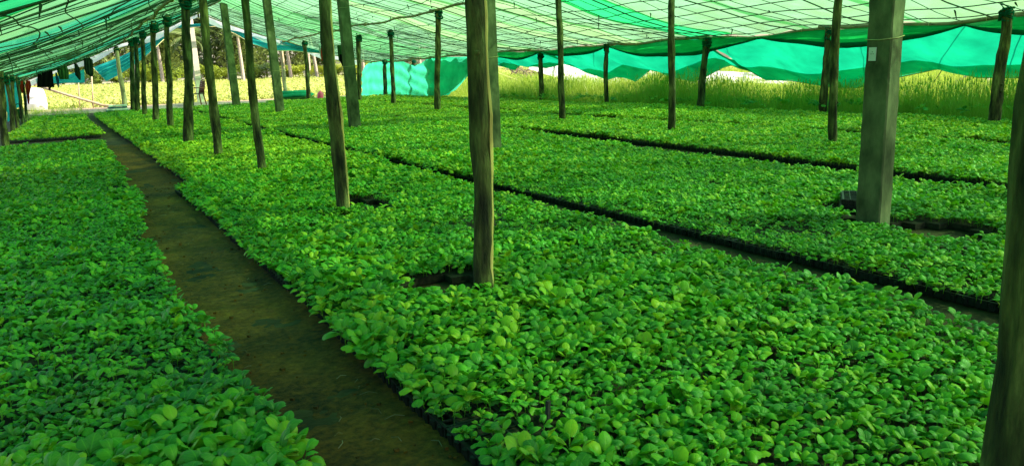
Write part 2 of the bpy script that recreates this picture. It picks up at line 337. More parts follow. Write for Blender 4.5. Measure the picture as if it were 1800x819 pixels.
mbs = MB().tube([(0, 0, -.005), (.001, 0, .03), (0, .001, .066)], [.0022, .002, .0015], 5); stem_mesh = mesh('stem', mbs.v, mbs.f, M['stem'])
pc = bpy.data.collections.new('plant_shapes')   # not linked to the scene: shapes for the ground cover only
for i, pl_ in enumerate(PLANTS):
    V, Fs, U = [], [], []
    for li, Mx in pl_:
        a, b_, c = LEAFV[li]; n = len(V); V += [Mx @ Vector(q) for q in a]; Fs += [tuple(n + k for k in f) for f in b_]; U += c
    n = len(V); V += mbs.v; Fs += [tuple(n + k for k in f) for f in mbs.f]; U += [(.5, 0)] * len(mbs.v)
    pc.objects.link(bpy.data.objects.new('seedling_shape_%02d' % i, mesh('seedling_shape', V, Fs, M['leaf'], True, None, U)))

def gn_scatter(name, pts, rot, scl, idx, tint, collection):
    m = bpy.data.meshes.new(name); n = len(pts); m.vertices.add(n); m.vertices.foreach_set('co', np.asarray(pts, np.float32).ravel())
    for nm, ty, arr, key in (('rot', 'FLOAT_VECTOR', rot, 'vector'), ('scl', 'FLOAT', scl, 'value'), ('idx', 'INT', idx, 'value'), ('tint', 'FLOAT', tint, 'value')):
        a = m.attributes.new(nm, ty, 'POINT'); a.data.foreach_set(key, np.asarray(arr, np.int32 if ty == 'INT' else np.float32).ravel())
    o = ob(name, m)
    ng = bpy.data.node_groups.new('scatter_' + name, 'GeometryNodeTree')
    ng.interface.new_socket('Geometry', in_out='INPUT', socket_type='NodeSocketGeometry'); ng.interface.new_socket('Geometry', in_out='OUTPUT', socket_type='NodeSocketGeometry')
    gi = ng.nodes.new('NodeGroupInput'); go = ng.nodes.new('NodeGroupOutput'); ip = ng.nodes.new('GeometryNodeInstanceOnPoints')
    ci = ng.nodes.new('GeometryNodeCollectionInfo'); ci.inputs['Collection'].default_value = collection; ci.inputs['Separate Children'].default_value = True; ci.inputs['Reset Children'].default_value = True
    ip.inputs['Pick Instance'].default_value = True
    def na(nm, dt):
        q = ng.nodes.new('GeometryNodeInputNamedAttribute'); q.data_type = dt; q.inputs[0].default_value = nm; return next(s for s in q.outputs if s.enabled and s.name == 'Attribute')
    L = ng.links.new
    L(gi.outputs[0], ip.inputs['Points']); L(ci.outputs[0], ip.inputs['Instance']); L(na('idx', 'INT'), ip.inputs['Instance Index'])
    L(na('rot', 'FLOAT_VECTOR'), ip.inputs['Rotation']); L(na('scl', 'FLOAT'), ip.inputs['Scale']); L(ip.outputs[0], go.inputs[0])
    md = o.modifiers.new('scatter', 'NODES'); md.node_group = ng
    return o

def px_of(x, y, z):
    d = np.stack([x, y, z - H], -1); a = d @ np.array(cright); b_ = d @ np.array(cup); c = d @ np.array(cfwd)
    return CX + F * a / c, CY - F * b_ / c, c
def fbm(x, y, s, o=0):
    return np.array([noise.noise(Vector((a * s + o, b_ * s, o))) for a, b_ in zip(x, y)])
soilz = .05
allp = []
for bi, B in enumerate(BEDS):
    pts = []
    for (ya, yb, spc) in ((-1, 9, .060), (9, 18, .064), (18, 46, .074)):
        ya, yb = max(ya, B['y0']), min(yb, B['y1'])
        if yb <= ya: continue
        X, Y = np.meshgrid(np.arange(-2.3, 16.6, spc), np.arange(ya, yb, spc)); X = X.ravel(); Y = Y.ravel()
        X = X + rng.uniform(-.42, .42, X.size) * spc; Y = Y + rng.uniform(-.42, .42, Y.size) * spc
        ejl = .03 * np.sin(Y * 2.3 + bi) + .02 * np.sin(Y * 5.1 + bi * 2); ejr = .03 * np.sin(Y * 1.9 + bi) + .02 * np.sin(Y * 4.7)
        k = (X > B['l'](Y) + ejl * .6) & (X < B['r'](Y) + ejr * .6) & in_view(X, Y) & ~inhole(X, Y)
        X, Y = X[k], Y[k]; pts.append(np.stack([X, Y, np.full(X.size, spc)], -1))
    P_ = np.concatenate(pts); x, y = P_[:, 0], P_[:, 1]
    big = fbm(x, y, .55, bi * 7.1); mid = fbm(x, y, 1.7, 3 + bi); n = len(x)
    scl = (.96 + .42 * big + .3 * mid) * rng.uniform(.68, 1.3, n) * (P_[:, 2] / .066) ** .7
    if bi == 0: scl *= np.interp(y, [0, 2.9, 3.8, 5.5, 8], [1.12, 1.12, .8, .9, 1.0])
    if bi == 2: scl *= np.where((y < 2.4) & (x > 2.2), .92, np.interp(y, [3, 7, 11], [1.04, 1.0, .96]))
    if bi == 5: scl *= np.interp(x + .15*y, [4.4, 5.2, 6.4], [.82, .86, 1.0])
    keep = rng.uniform(0, 1, n) > np.clip((-.38 if bi in (0, 2) else -.75) - mid * 1.3 - big * .9, 0, .85) * 1.0
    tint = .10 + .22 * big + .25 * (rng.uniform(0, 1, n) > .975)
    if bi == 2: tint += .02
    tint = tint + np.interp(y + .4 * x, [5, 14, 24], [0, .25, .45])  # leaves get lighter with distance: brighter far light put into the tint
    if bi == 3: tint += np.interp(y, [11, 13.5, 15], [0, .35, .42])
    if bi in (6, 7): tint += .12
    if bi == 7: tint += .1 * (x > 14)  # yellower tint stands in for sunlight on the outer rows
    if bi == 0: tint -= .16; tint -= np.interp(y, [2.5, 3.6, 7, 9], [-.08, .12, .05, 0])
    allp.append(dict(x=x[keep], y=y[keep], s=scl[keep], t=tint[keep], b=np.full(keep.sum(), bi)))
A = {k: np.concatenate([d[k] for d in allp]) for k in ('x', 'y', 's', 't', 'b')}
n = len(A['x'])
A['rx'] = rng.normal(0, .14, n); A['ry'] = rng.normal(0, .14, n); A['rz'] = rng.uniform(0, 6.283, n); A['i'] = rng.integers(0, 10, n)
A['z'] = soilz + .012 * rng.uniform(-1, 1, n)
u, v_, c = px_of(A['x'], A['y'], A['z'] + .08)
vis = (u > -10) & (u < 1725) & (v_ > 0) & (v_ < 835) & (c > 0)
dist = np.where(vis, np.hypot(np.hypot(A['x'], A['y']), H), 1e9)
near = np.argsort(dist)[:300]; isn = np.zeros(n, bool); isn[near] = True
SEED_LAB = {0: 'young broad-leaved seedling in the front of the tray bed left of the path', 2: 'young broad-leaved seedling in the front of the tray bed right of the path'}
protos = {}
for q in near:
    b_ = int(A['b'][q]); r = empty('seedling', (A['x'][q], A['y'][q], A['z'][q])); r.rotation_euler = (A['rx'][q], A['ry'][q], A['rz'][q]); r.scale = (A['s'][q],) * 3
    tag(r, SEED_LAB.get(b_, SEED_LAB[2]), 'seedling', 'seedlings nearest the camera, ' + ('left bed' if b_ == 0 else 'right bed'))
    vi = int(A['i'][q])
    if vi not in protos:
        ch = [ob('stem', stem_mesh, r)]
        for li, Mx in PLANTS[vi]:
            o = ob('leaf', LEAFM[li], r); o.matrix_local = Mx; ch.append(o)
        protos[vi] = ch
    else:
        for o in protos[vi]:
            o2 = o.copy(); col.objects.link(o2); o2.parent = r
for bi, B in enumerate(BEDS):
    k = (A['b'] == bi) & ~isn
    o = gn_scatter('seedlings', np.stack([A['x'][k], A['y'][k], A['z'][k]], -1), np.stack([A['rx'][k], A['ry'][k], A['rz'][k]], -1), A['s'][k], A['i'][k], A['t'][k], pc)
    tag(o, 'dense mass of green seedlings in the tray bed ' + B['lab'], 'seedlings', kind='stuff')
    # potting soil surface of the trays, cell by cell, with the gaps and holes left open
    cs = .13; vs_, fs = [], []
    for y in np.arange(B['y0'], B['y1'], cs):
        l, r_ = float(B['l'](y)) + .1, float(B['r'](y)) - .09
        nx = max(1, int((r_ - l) / cs)); w_ = (r_ - l) / nx
        xx = l + (np.arange(nx) + .5) * w_
        if not in_view(np.array([r_]), np.array([max(y, .01)]), -40, 95)[0] and y > 2: continue
        hol = inhole(xx, np.full(nx, y + cs / 2), -.02)
        i = 0
        while i < nx:
            if hol[i]: i += 1; continue
            j = i
            while j < nx and not hol[j]: j += 1
            a, b2 = l + i * w_, l + j * w_; n0 = len(vs_)
            for (qx, qy, qz) in ((a, y, 0), (b2, y, 0), (b2, y + cs, 0), (a, y + cs, 0), (a, y, soilz), (b2, y, soilz), (b2, y + cs, soilz), (a, y + cs, soilz)): vs_.append((qx, qy, qz))
            fs += [tuple(n0 + q for q in f) for f in ((4, 5, 6, 7), (0, 4, 7, 3), (1, 2, 6, 5), (0, 1, 5, 4), (3, 7, 6, 2))]
            i = j
    o = ob('potting_soil', mesh('potting_soil', vs_, fs, M['soil'], False)); tag(o, 'dark potting soil filling the trays of the bed ' + B['lab'], 'soil', kind='stuff')

# black plastic seedling trays along the open edges ------------------
def tray_mesh(L=.52, W=.27, h=.058, open_top=False):
    mb = MB(); t_ = .006
    mb.box((0, 0, .012), (W/2 - .012, L/2 - .012, .003))
    for sx in (-1, 1): mb.box((sx * (W/2 - .006), 0, h - .003), (.008, L/2, .003))
    for sy in (-1, 1): mb.box((0, sy * (L/2 - .006), h - .0035), (W/2 - .015, .008, .0028))
    for k in range(1, 8): mb.box((0, -L/2 + k * L / 8, h - .006), (W/2 - .016, .004, .004))
    for k in range(1, 4): mb.box((-W/2 + k * W / 4, 0, h - .0075), (.004, L/2 - .016, .004))
    for sx in (-1, 1): mb.box((sx * (W/2 - t_), 0, h/2), (t_ * .6, L/2 - .012, h/2 - .004))
    for sy in (-1, 1): mb.box((0, sy * (L/2 - t_), h/2), (W/2 - .012, t_ * .6, h/2 - .004))
    for k in range(7):   # cell cups bulging out of the sides
        y = -L/2 + .04 + k * (L - .08) / 6
        for sx in (-1, 1): mb.tube([(sx * (W/2 - .006), y, .004), (sx * (W/2 - .002), y, h - .008)], [.014, .02], 6)
    for k in range(4):
        x = -W/2 + .04 + k * (W - .08) / 3
        for sy in (-1, 1): mb.tube([(x, sy * (L/2 - .006), .004), (x, sy * (L/2 - .002), h - .008)], [.014, .02], 6)
    return mesh('seedling_tray', mb.v, mb.f, M['tray'], False)
TM = tray_mesh()
def tray_row(edge, y0, y1, side, lab, step=.53, skip=()):
    y = y0
    while y < y1 - .3:
        x0, x1 = float(edge(y)), float(edge(y + step)); xm = (x0 + x1) / 2 + random.uniform(-.012, .012)
        if not any(a < y < b_ for a, b_ in skip):
            o = ob('seedling_tray', TM); o.location = (xm + side * (.135 + .035), y + step / 2, 0); o.rotation_euler = (0, 0, -math.atan2(x1 - x0, step) + random.uniform(-.02, .02))
            tag(o, lab, 'seedling tray', lab.replace('black plastic seedling tray', 'seedling trays'))
        y += step
tray_row(BEDS[2]['l'], .6, 11.1, 1, 'black plastic seedling tray edging the bed just right of the path, foreground half')
tray_row(BEDS[3]['l'], 11.15, 18.3, 1, 'black plastic seedling tray edging the yellow green bed beside the path')
tray_row(BEDS[4]['l'], 18.8, 40, 1, 'black plastic seedling tray edging the path by the open end')
tray_row(BEDS[0]['r'], 1.0, 20.8, -1, 'black plastic seedling tray edging the bed left of the path')
tray_row(BEDS[5]['l'], .8, 40, 1, 'black plastic seedling tray on the far side of the long dark gap')
tray_row(BEDS[6]['l'], 2, 16.5, 1, 'black plastic seedling tray on the far side of the gap behind the pillar')
tray_row(BEDS[7]['l'], 13, 31, 1, 'black plastic seedling tray edging the bed beside the tall grass')
for k in range(8):
    o = ob('seedling_tray', TM); o.location = (-1.72 + k * .275, 24.42, 0); tag(o, 'black plastic seedling tray at the front end of the distant bed left of the path', 'seedling tray', 'trays at the front end of the distant left bed')
for k in range(3):
    o = ob('seedling_tray', TM); q_ = gp(1480, 372, .06); o.location = (q_.x + .27 + .01 * k, q_.y + .06, .0 + .06 * k); o.rotation_euler = (0, 0, .6 - 1.57 + .04 * k)
    tag(o, ['empty black tray, bottom of the stack beside the concrete pillar', 'empty black tray, middle of the stack beside the concrete pillar', 'empty black tray, top of the stack beside the concrete pillar'][k], 'seedling tray', 'stacked empty trays by the pillar')
mb = MB().box((0, 0, .1), (.008, .007, .1)); o = mb.build('marker_stake', M['dark'], smooth=False, loc=(1.46, 2.45, 0)); o.rotation_euler = (.05, .03, .3); tag(o, 'short black stake standing among the seedlings in the foreground', 'stake')

# ------------------------------------------------------------------ roof shape
ZR = [(-2.6, 1.68), (-2.1, 1.88), (2.2, 3.47), (6.3, 5.15), (11.1, 3.55), (16.85, 2.22), (17.1, 2.16)]
def zroof(x, y, drop=0.):
    xs_ = [p[0] for p in ZR]; zs = [p[1] for p in ZR]; z = float(np.interp(x, xs_, zs))
    for a, b_ in ((-2.1, 2.2), (2.2, 6.3), (6.3, 11.1), (11.1, 16.85)):
        if a < x < b_: z -= .13 * math.sin(math.pi * (x - a) / (b_ - a)) * (1 + .4 * math.sin(y * .55 + a))
    z += .03 * math.sin(y * 1.1 + x * .7) + .02 * math.sin(y * 2.3 - x * 1.9)
    if x > 14: z -= .06 * max(0, (15 - y) / 15) * (x - 14) / 2.8
    return z - drop
def yend(x): return 46.6 + (3.0 * max(0, min(1, (x - 6.3) / 10.5)))
# posts ---------------------------------------------------------------
def post(base, top_z, lean, r0, label, wrap=True, mat='bark', group=None, seed=0, wrapbig=1.):
    """base Vector on ground, lean = (dx,dy) over full height"""
    rr = random.Random(seed); root = empty('wooden_post', base); n = 40 if r0 < .09 and base.y < 14 else 20; pts = []; rad = []
    bx, by = rr.uniform(-.03, .03), rr.uniform(-.03, .03)
    for i in range(n):
        q = i / (n - 1); pts.append(Vector((lean[0] * q + bx * math.sin(q * 3.1) + .012 * math.sin(q * 9 + seed), lean[1] * q + by * math.sin(q * 4.5), (top_z + .12) * q - .12)))
        rad.append(r0 * (1.08 - .25 * q))
    MB().tube(pts, rad, 16, wob=.34, seed=seed * 3.7).build('pole', M[mat], root)
    kn = MB()
    for k in range(rr.randint(2, 4)):
        q = rr.uniform(.15, .9); i = int(q * (n - 1)); p = pts[i]; a = rr.uniform(0, 6.28); d = Vector((math.cos(a), math.sin(a), .5)).normalized()
        kn.tube([p, p + d * r0 * 1.1, p + d * r0 * 1.28], [r0 * .35, r0 * .28, r0 * .16], 6)
    kn.build('branch_stub', M[mat], root)
    if wrap:
        tp = Vector((lean[0], lean[1], top_z)); wb = MB(); s = max(r0, .05) * wrapbig * .85
        for k in range(9):
            a0 = rr.uniform(0, 6.28); h0 = rr.uniform(-.26, .0); tilt = rr.uniform(-.09, .09); rw = rr.uniform(1.0, 1.5)
            loop = [tp + Vector((math.cos(a0 + j * .9) * s * rw, math.sin(a0 + j * .9) * s * rw, h0 + tilt * math.sin(a0 + j * .9) * 1.2 + rr.uniform(-.02, .02))) for j in range(8)]
            wb.tube(loop, [s * .2 * rr.uniform(.4, 1.5) for _ in loop], 5)
        for k in range(3):
            a0 = rr.uniform(0, 6.28); p0 = tp + Vector((math.cos(a0) * s * 1.3, math.sin(a0) * s * 1.3, -.08)); L = rr.uniform(.1, .3)
            wb.tube([p0, p0 + Vector((.03, .02, -L * .5)), p0 + Vector((rr.uniform(-.06, .06), .03, -L))], [s * .28, s * .2, s * .06], 5)
        wb.build('net_wrap', M['rag'], root)
    tag(root, label, 'post', group); return root
def mkpost(bx, by, tx, ty, wpx, label, group, row_x, **k):
    b_ = gp(bx, by, .12); d = math.hypot(b_.x, b_.y); a = ray(tx, ty); s = d / math.hypot(a.x, a.y)
    ztop = zroof(b_.x, b_.y) - .10; hit = Vector((a.x * s, a.y * s, H + a.z * s)); f = (ztop - .12) / max(.3, hit.z - .12)
    lean = ((hit.x - b_.x) * f, (hit.y - b_.y) * f)
    ll = math.hypot(*lean); 
    if ll > .35: lean = (lean[0] * .35 / ll, lean[1] * .35 / ll)
    b_.z = 0; r0 = wpx * math.hypot(d, H) / F / 2
    return post(b_, ztop, lean, r0, label, group=group, seed=int(bx), **k)
G1 = 'wooden posts along the right eave'; G2 = 'wooden posts of the second row from the right'; G4 = 'wooden posts in the row right of the path'; GL = 'posts under the low left eave'
PT = []
for a in [(677,167,676,105,7,'slim eave post standing in front of the left part of the far aqua net wall'), (731,167,727,100,7,'slim pale topped eave post at the middle of the far aqua net wall'), (788,168,787,95,8,'dark eave post where the far net wall begins to gather up'),
          (953,175,950,85,9,'slim eave post where the rolled net swags begin, just right of the grey pillar'), (1067,182,1066,78,8,'eave post at the middle of the net awnings, next right of the slim one'), (1230,188,1243,65,12,'eave post leaning right, in front of the tall grass and aqua awning'),
          (1447,195,1457,60,12,'eave post leaning right, close left of the big concrete pillar'), (1748,212,1768,35,15,'stout eave post leaning right near the right picture edge')]:
    PT.append(mkpost(*a, group=G1, row_x=16.8))
for a in [(543,175,534,57,7,'thin post by the open end, right of the folded green tarp'), (632,180,630,42,8,'thin post just right of a pale concrete pillar, in front of the aqua net'), (691,183,686,40,8,'slender post before the far aqua net, second from its left end'),
          (769,194,771,22,10,'post before the right half of the far aqua net wall'), (989,211,981,3,11,'slightly bent post right of the grey pillar, in the middle distance'), (1181,229,1181,-5,12,'straight dark post in the middle distance, in front of the net swag'),
          (1464,250,1475,0,13,'post close left of the big concrete pillar, standing among seedlings')]:
    PT.append(mkpost(*a, group=G2, row_x=11, wrapbig=1.1))
PT.append(post(Vector((11.2, 49.2, 0)), 3.35, (0, 0), .11, 'orange lit post at the outer edge of the open gable end', mat='palewood', seed=505, group=G2))  # paler wood than its row: orange sunlight put into the colour
for a in [(233,195,237,60,7,'thin post, left one of the close pair near the open end'), (241,197,247,60,7,'thin post, right one of the close pair near the open end'), (253,203,251,55,7,'thin post just right of the close pair near the open end'),
          (274,214,270,45,9,'post in the row right of the path, fourth in from the open end'), (299,222,293,32,9,'crooked post in the row right of the path, two behind the leaf tied one'), (330,250,325,5,14,'thick dark post with a big green bundle tied at its top'),
          (383,270,355,-5,14,'smooth straight thick post in front of the pale concrete pillar'), (460,298,430,-5,13,'tall smooth post left of two square green lit pillars'), (603,365,575,-5,21,'rough dark split bark post with a dark hole in the trays at its foot'),
          (853,500,840,0,33,'big dark post with a peeled pale strip, nearest whole post beside a round hole')]:
    PT.append(mkpost(*a, group=G4, row_x=2.2, wrapbig=1.2))
g_ = ony(219, 190, 46.3); PT.append(post(Vector((2.02, 46.4, 0)), 3.3, (-.03, 0), .11, 'orange brown lit post at the open end, in front of the teal drape', mat='palewood', seed=219, group=G4))  # sunlight at the open end painted in by the paler wood
# the near right-hand trunk that fills the right picture edge
bb = gp(1800, 819, .3); tt_ = Vector((bb.x, bb.y, 0)); PT.append(post(tt_, zroof(bb.x, bb.y) - .1, (.02, .0), .095, 'massive dark tree trunk post filling the right edge of the picture', seed=1760, group=G4))
for a in [(8,250,2,130,9,'mossy post at the low left eave, the nearest one, cut by the picture edge'), (22,225,10,130,6,'slanting mossy post at the low left eave, second from the picture edge'), (31,222,20,133,5,'post at the low left eave with a dark rag on it'),
          (40,212,30,134,5,'thin post at the low left eave beside the red cloth'), (47,205,40,138,4,'farthest thin post of the low left eave, behind the red cloth')]:
    PT.append(mkpost(*a, group=GL, row_x=-2.1))
# pale strips where the bark has peeled off
for p_ in PT:
    if p_['label'].startswith(('big dark post', 'rough dark split')):
        pole = [c_ for c_ in p_.children if c_.name.startswith('pole')][0]; V0 = pole.data.vertices; nr_ = len(V0) // 16; big_ = p_['label'].startswith('big')
        Pg = []
        for i in range(2, nr_ - 1):
            ring = [V0[i * 16 + k].co for k in range(16)]; cc = sum(ring, Vector()) / 16; r_ = sum((q - cc).length for q in ring) / 16
            q = i / nr_; a1 = math.radians(-26 - 12 + 9 * noise.noise(Vector((q * 9, 1, 0)))); wd = math.radians((30 if big_ else 22) * (.55 + .6 * noise.noise(Vector((q * 14, 5, 2))) + .25 * noise.noise(Vector((q * 40, 5, 2))))); wd = max(wd, .03)
            Pg.append([cc + Vector((math.cos(a1 - wd + 2 * wd * k / 5), math.sin(a1 - wd + 2 * wd * k / 5), 0)) * (max((ring[int(round((math.degrees(0) / 22.5))) % 16] - cc).length, r_) * (1.06 if 0 < k < 5 else .9)) for k in range(6)])
        MB().grid(Pg).build('peeled_strip', M['peeled'], p_)
# concrete pillars ----------------------------------------------------
def pillar(base, h, w0, rz, lean, label, mat='concrete', extra=False):
    root = empty('concrete_pillar', base, rz); n = 110 if extra else 30; vs_ = []; fs = []
    for i in range(n):
        q = i / (n - 1); hw = w0 / 2 * (1.02 - .1 * q); z = h * q - (.1 if i == 0 else 0); cx_, cy_ = lean[0] * q, lean[1] * q
        for k, (sx, sy) in enumerate(((-1, -1), (1, -1), (1, 1), (-1, 1))):
            ch = .010 + .012 * max(0, noise.noise(Vector((sx * 7, sy * 7, z * 9)))) + .02 * max(0, noise.noise(Vector((sx * 2, sy * 5, z * 22))) - .25)
            for (ax, ay) in ([(ch, 0), (0, ch)] if k in (0, 2) else [(0, ch), (ch, 0)])[::(1 if k in (1, 3) else -1)]:
                jit = .006 * noise.noise(Vector((sx * 3, sy * 3, z * 5 + w0 * 9)))
                vs_.append((cx_ + sx * (hw - ax + jit), cy_ + sy * (hw - ay + jit), z))
    # order ring by angle
    out = []
    for i in range(n):
        ring = vs_[i*8:(i+1)*8]; cx_ = sum(p[0] for p in ring) / 8; cy_ = sum(p[1] for p in ring) / 8
        out += sorted(ring, key=lambda p: math.atan2(p[1] - cy_, p[0] - cx_))
    for i in range(n - 1):
        for k in range(8): fs.append((i*8 + k, i*8 + (k+1) % 8, (i+1)*8 + (k+1) % 8, (i+1)*8 + k))
    fs.append(tuple(range(7, -1, -1))); fs.append(tuple((n-1)*8 + k for k in range(8)))
    ob('shaft', mesh('shaft', out, fs, M[mat], False), root)
    wr = MB(); hw = w0 / 2 + .004
    for zz in ((h * .33, h * .62) if not extra else (1.62,)):
        q = zz / h; c_ = Vector((lean[0] * q, lean[1] * q, zz)); k = hw * (1.02 - .1 * q) + .002
        ringp = [c_ + Vector((-k, -k, 0)), c_ + Vector((0, -k, .006)), c_ + Vector((k, -k, .022)), c_ + Vector((k, k, 0)), c_ + Vector((-k, k, 0)), c_ + Vector((-k, 0, -.008)), c_ + Vector((-k, -k, 0))]
        wr.tube(ringp, .0035, 5)
    wr.build('wire_tie', M['ropepale'], root)
    if extra:
        k = w0 / 2 * .97
        pl_ = MB().box((-k - .006 + lean[0]*.4, .045, 1.50), (.006, .030, .055)); po = pl_.build('socket_plate', M['plate'], root, False)
        hh = MB()
        for dy, dz in ((-.009, .012), (.009, .012), (0, .028)): hh.box((-k - .0125 + lean[0]*.4, .045 + dy, 1.50 + dz - .01), (.0012, .0025, .0035))
        hh.build('socket_hole', M['dark'], po, False)
    tag(root, label, 'pillar', 'concrete pillars along the ridge'); return root
b_ = gp(1530, 388, 0.1); pillar(Vector((b_.x + .1, b_.y + .05, 0)), 5.05, .21, .19, (.02, 0), 'big square concrete pillar with a white socket plate, right foreground', extra=True)
b_ = gp(868, 262, .12); pillar(Vector((b_.x, b_.y + .1, 0)), 5.05, .27, .05, (.0, 0), 'square grey pillar standing right behind the big dark front post')
b_ = gp(624, 222, .12); pillar(Vector((b_.x, b_.y, 0)), 5.05, .26, .0, (-.1, 0), 'square pillar just right of the rough dark split bark post')
b_ = gp(493, 200, .12); pillar(Vector((b_.x, b_.y, 0)), 5.05, .28, .0, (-.12, 0), 'square green tinted pillar left of the folded green tarp')
b_ = gp(416, 186, .12); pillar(Vector((b_.x, b_.y, 0)), 5.0, .34, .0, (-.1, 0), 'square green tinted pillar with a forked top near the open end')
pillar(Vector((6.18, 49.0, 0)), 5.2, .33, .0, (-.08, 0), 'pale sunlit pillar beside the plastic chair at the open end', 'sunlitconcrete')
# beams -------------------------------------------------------------------
def beam(x, ylist, r, labf, mat='bamboo', sag=.05):
    for i in range(len(ylist) - 1):
        y0, y1 = ylist[i], ylist[i + 1]; n = 12; pts = []
        for k in range(n + 1):
            y = y0 - .15 + (y1 - y0 + .3) * k / n; pts.append(Vector((x + .02 * math.sin(k * 1.3 + i), y, zroof(x, y) - .06 - sag * math.sin(math.pi * k / n) + (.04 if i % 2 else 0))))
        rad = [r * (1 + (.12 if k % 3 == 0 else 0)) for k in range(n + 1)]
        root = empty('roof_beam', (0, 0, 0)); MB().tube(pts, rad, 8, wob=.15, seed=i).build('pole', M[mat], root)
        tb = MB()
        for k in range(2, n, 3):
            p = pts[k]; ring = [p + Vector((math.cos(a) * r * 1.3, .02 * math.sin(a * .5), math.sin(a) * r * 1.3)) for a in np.linspace(0, 6.28, 8)]; tb.tube(ring, .008, 4)
        tb.build('rope_lashing', M['ropepale'], root)
        tag(root, labf(i), 'beam')
ORD = ['nearest', 'second', 'third', 'fourth', 'fifth', 'sixth', 'seventh', 'eighth', 'ninth', 'tenth', 'eleventh', 'twelfth']
beam(16.85, [3, 9, 13.85, 18.24, 23.0, 28.8, 39.5, 49], .045, lambda i: 'bamboo eave pole on the right side, %s from the camera' % ORD[i])
beam(11.05, [2, 8.6, 12.5, 17.2, 25.5, 32.7, 45, 49], .04, lambda i: 'lashed pole carrying the right roof slope over the second post row, %s from the camera' % ORD[i])
beam(2.2, [-2, 4.4, 8, 12.2, 18.9, 29.4, 46.4], .045, lambda i: 'roof pole along the post row right of the path, %s from the camera' % ORD[i])
beam(-2.15, [5, 14, 23.3, 31, 46], .045, lambda i: 'low left eave pole, %s from the camera' % ORD[i])
beam(6.3, [-2, 12, 29.8, 46.5], .05, lambda i: 'ridge pole over the concrete pillars, %s from the camera' % ORD[i])
# pole along the gable edge from pillar top
root = empty('roof_beam'); MB().tube([(x, yend(x) - .1, zroof(x, 46) - .07) for x in np.linspace(-2.3, 17, 30)], .035, 6, wob=.2).build('pole', M['bamboo'], root); tag(root, 'pole along the slanting roof edge at the open gable end', 'beam')
# ropes -------------------------------------------------------------------
rn = empty('roof_rope_net'); tag(rn, 'grid of dark ropes strung under the whole shade net roof', 'rope net')
y = -2.5; k = 0
while y < 49.3:
    x0, x1 = -2.55, 17.05
    xs_ = [x for x in np.linspace(x0, x1, 34) if y < yend(x) - .05]
    if len(xs_) > 3:
        off = rng.uniform(-.15, .15); ph = rng.uniform(0, 6)
        MB().tube([(x, y + off * math.sin(x * .25 + ph) + .05 * math.sin(x * 1.1 + ph * 3), zroof(x, y, .05) - .02 * math.sin(x * 2.1 + ph)) for x in xs_], .0085 if k % 4 else .016, 4, cap=False).build('rope', M['rope'], rn)
    y += random.choice((.38, .5, .6, .7, .75)); k += 1
x = -2.1; k = 0
while x < 17:
    if min(abs(x - q) for q in (-2.15, 2.2, 6.3, 11.05, 16.85)) > .2:
        ph = rng.uniform(0, 6); ye = yend(x)
        MB().tube([(x + .10 * math.sin(yy * .8 + ph) + .05 * math.sin(yy * 2.1 + ph), yy, zroof(x, yy, .062) - .035 * abs(math.sin(yy * .9 + ph))) for yy in np.linspace(-2.6, ye, 110)], .011, 4, cap=False).build('rope', M['rope'], rn)
    x += random.uniform(.62, .95); k += 1
# knots and bits of rag hanging on the ropes
kb = MB()
for i in range(260):
    x = random.uniform(-2, 16.5); y = random.uniform(1.5, 44) ** 1; p = Vector((x, y, zroof(x, y, .07)))
    L = random.uniform(.05, .22) if random.random() < .5 else .04
    kb.tube([p + Vector((-.03, 0, .02)), p, p + Vector((random.uniform(-.05, .05), random.uniform(-.05, .05), -L))], [.014, .02, .004], 5)
o = kb.build('knot', M['rope'], rn); o['kind'] = 'stuff'
# net panels ----------------------------------------------------------------
nr = empty('shade_net_roof'); tag(nr, 'green shade net roof of overlapping cloth strips in mint, teal and faded beige', 'shade roof')
def panel(x0, x1, y0, y1, mat, lift):
    nx = max(4, int((x1 - x0) / .22)); P_ = []
    for yy in np.linspace(y0, y1, max(3, int((y1 - y0) / .16))):
        P_.append([Vector((x, min(yy, yend(x)) + .03 * math.sin(x * 2), zroof(x, min(yy, yend(x))) + lift + .028 * noise.noise(Vector((x * 1.3, yy * 2.4, lift * 99))) + .02*math.sin(yy*5.7+x*.6))) for x in np.linspace(x0, x1, nx)])
    MB().grid(P_).build('net_panel', M[mat], nr)
yL = [(-3, 1.6, 'net_green'), (1.4, 4.6, 'net_teal'), (4.4, 8.1, 'net_teal'), (7.9, 12, 'net_green'), (11.8, 15.6, 'net_mint'), (15.4, 19.4, 'net_teal'), (19.2, 24.2, 'net_mint'), (24, 29, 'net_mint'), (28.8, 34, 'net_mint'), (33.8, 40, 'net_teal'), (39.8, 46.6, 'net_mint')]
for i, (a, b_, mt) in enumerate(yL): panel(-2.6, 6.34, a, b_, mt, .02 + .012 * (i % 2))
yRr = [(-3, 2.2, 'net_mint'), (2.0, 5.2, 'net_pale'), (5.0, 8.4, 'net_mint'), (8.2, 11.4, 'net_pale'), (11.2, 14.6, 'net_pale'), (14.4, 17.4, 'net_pale'), (17.2, 19.0, 'net_green'), (18.8, 21.4, 'net_pale'), (21.2, 22.6, 'net_beige'), (22.4, 24.0, 'net_pale'), (23.8, 25.2, 'net_beige'), (25, 28.6, 'net_pale'), (28.4, 30, 'net_beige'), (29.8, 34.6, 'net_pale'), (34.4, 36, 'net_pale'), (35.8, 41, 'net_mint'), (40.8, 50, 'net_pale')]
for i, (a, b_, mt) in enumerate(yRr): panel(6.3, 17.05, a, b_, mt, .02 + .012 * ((i + 1) % 2))

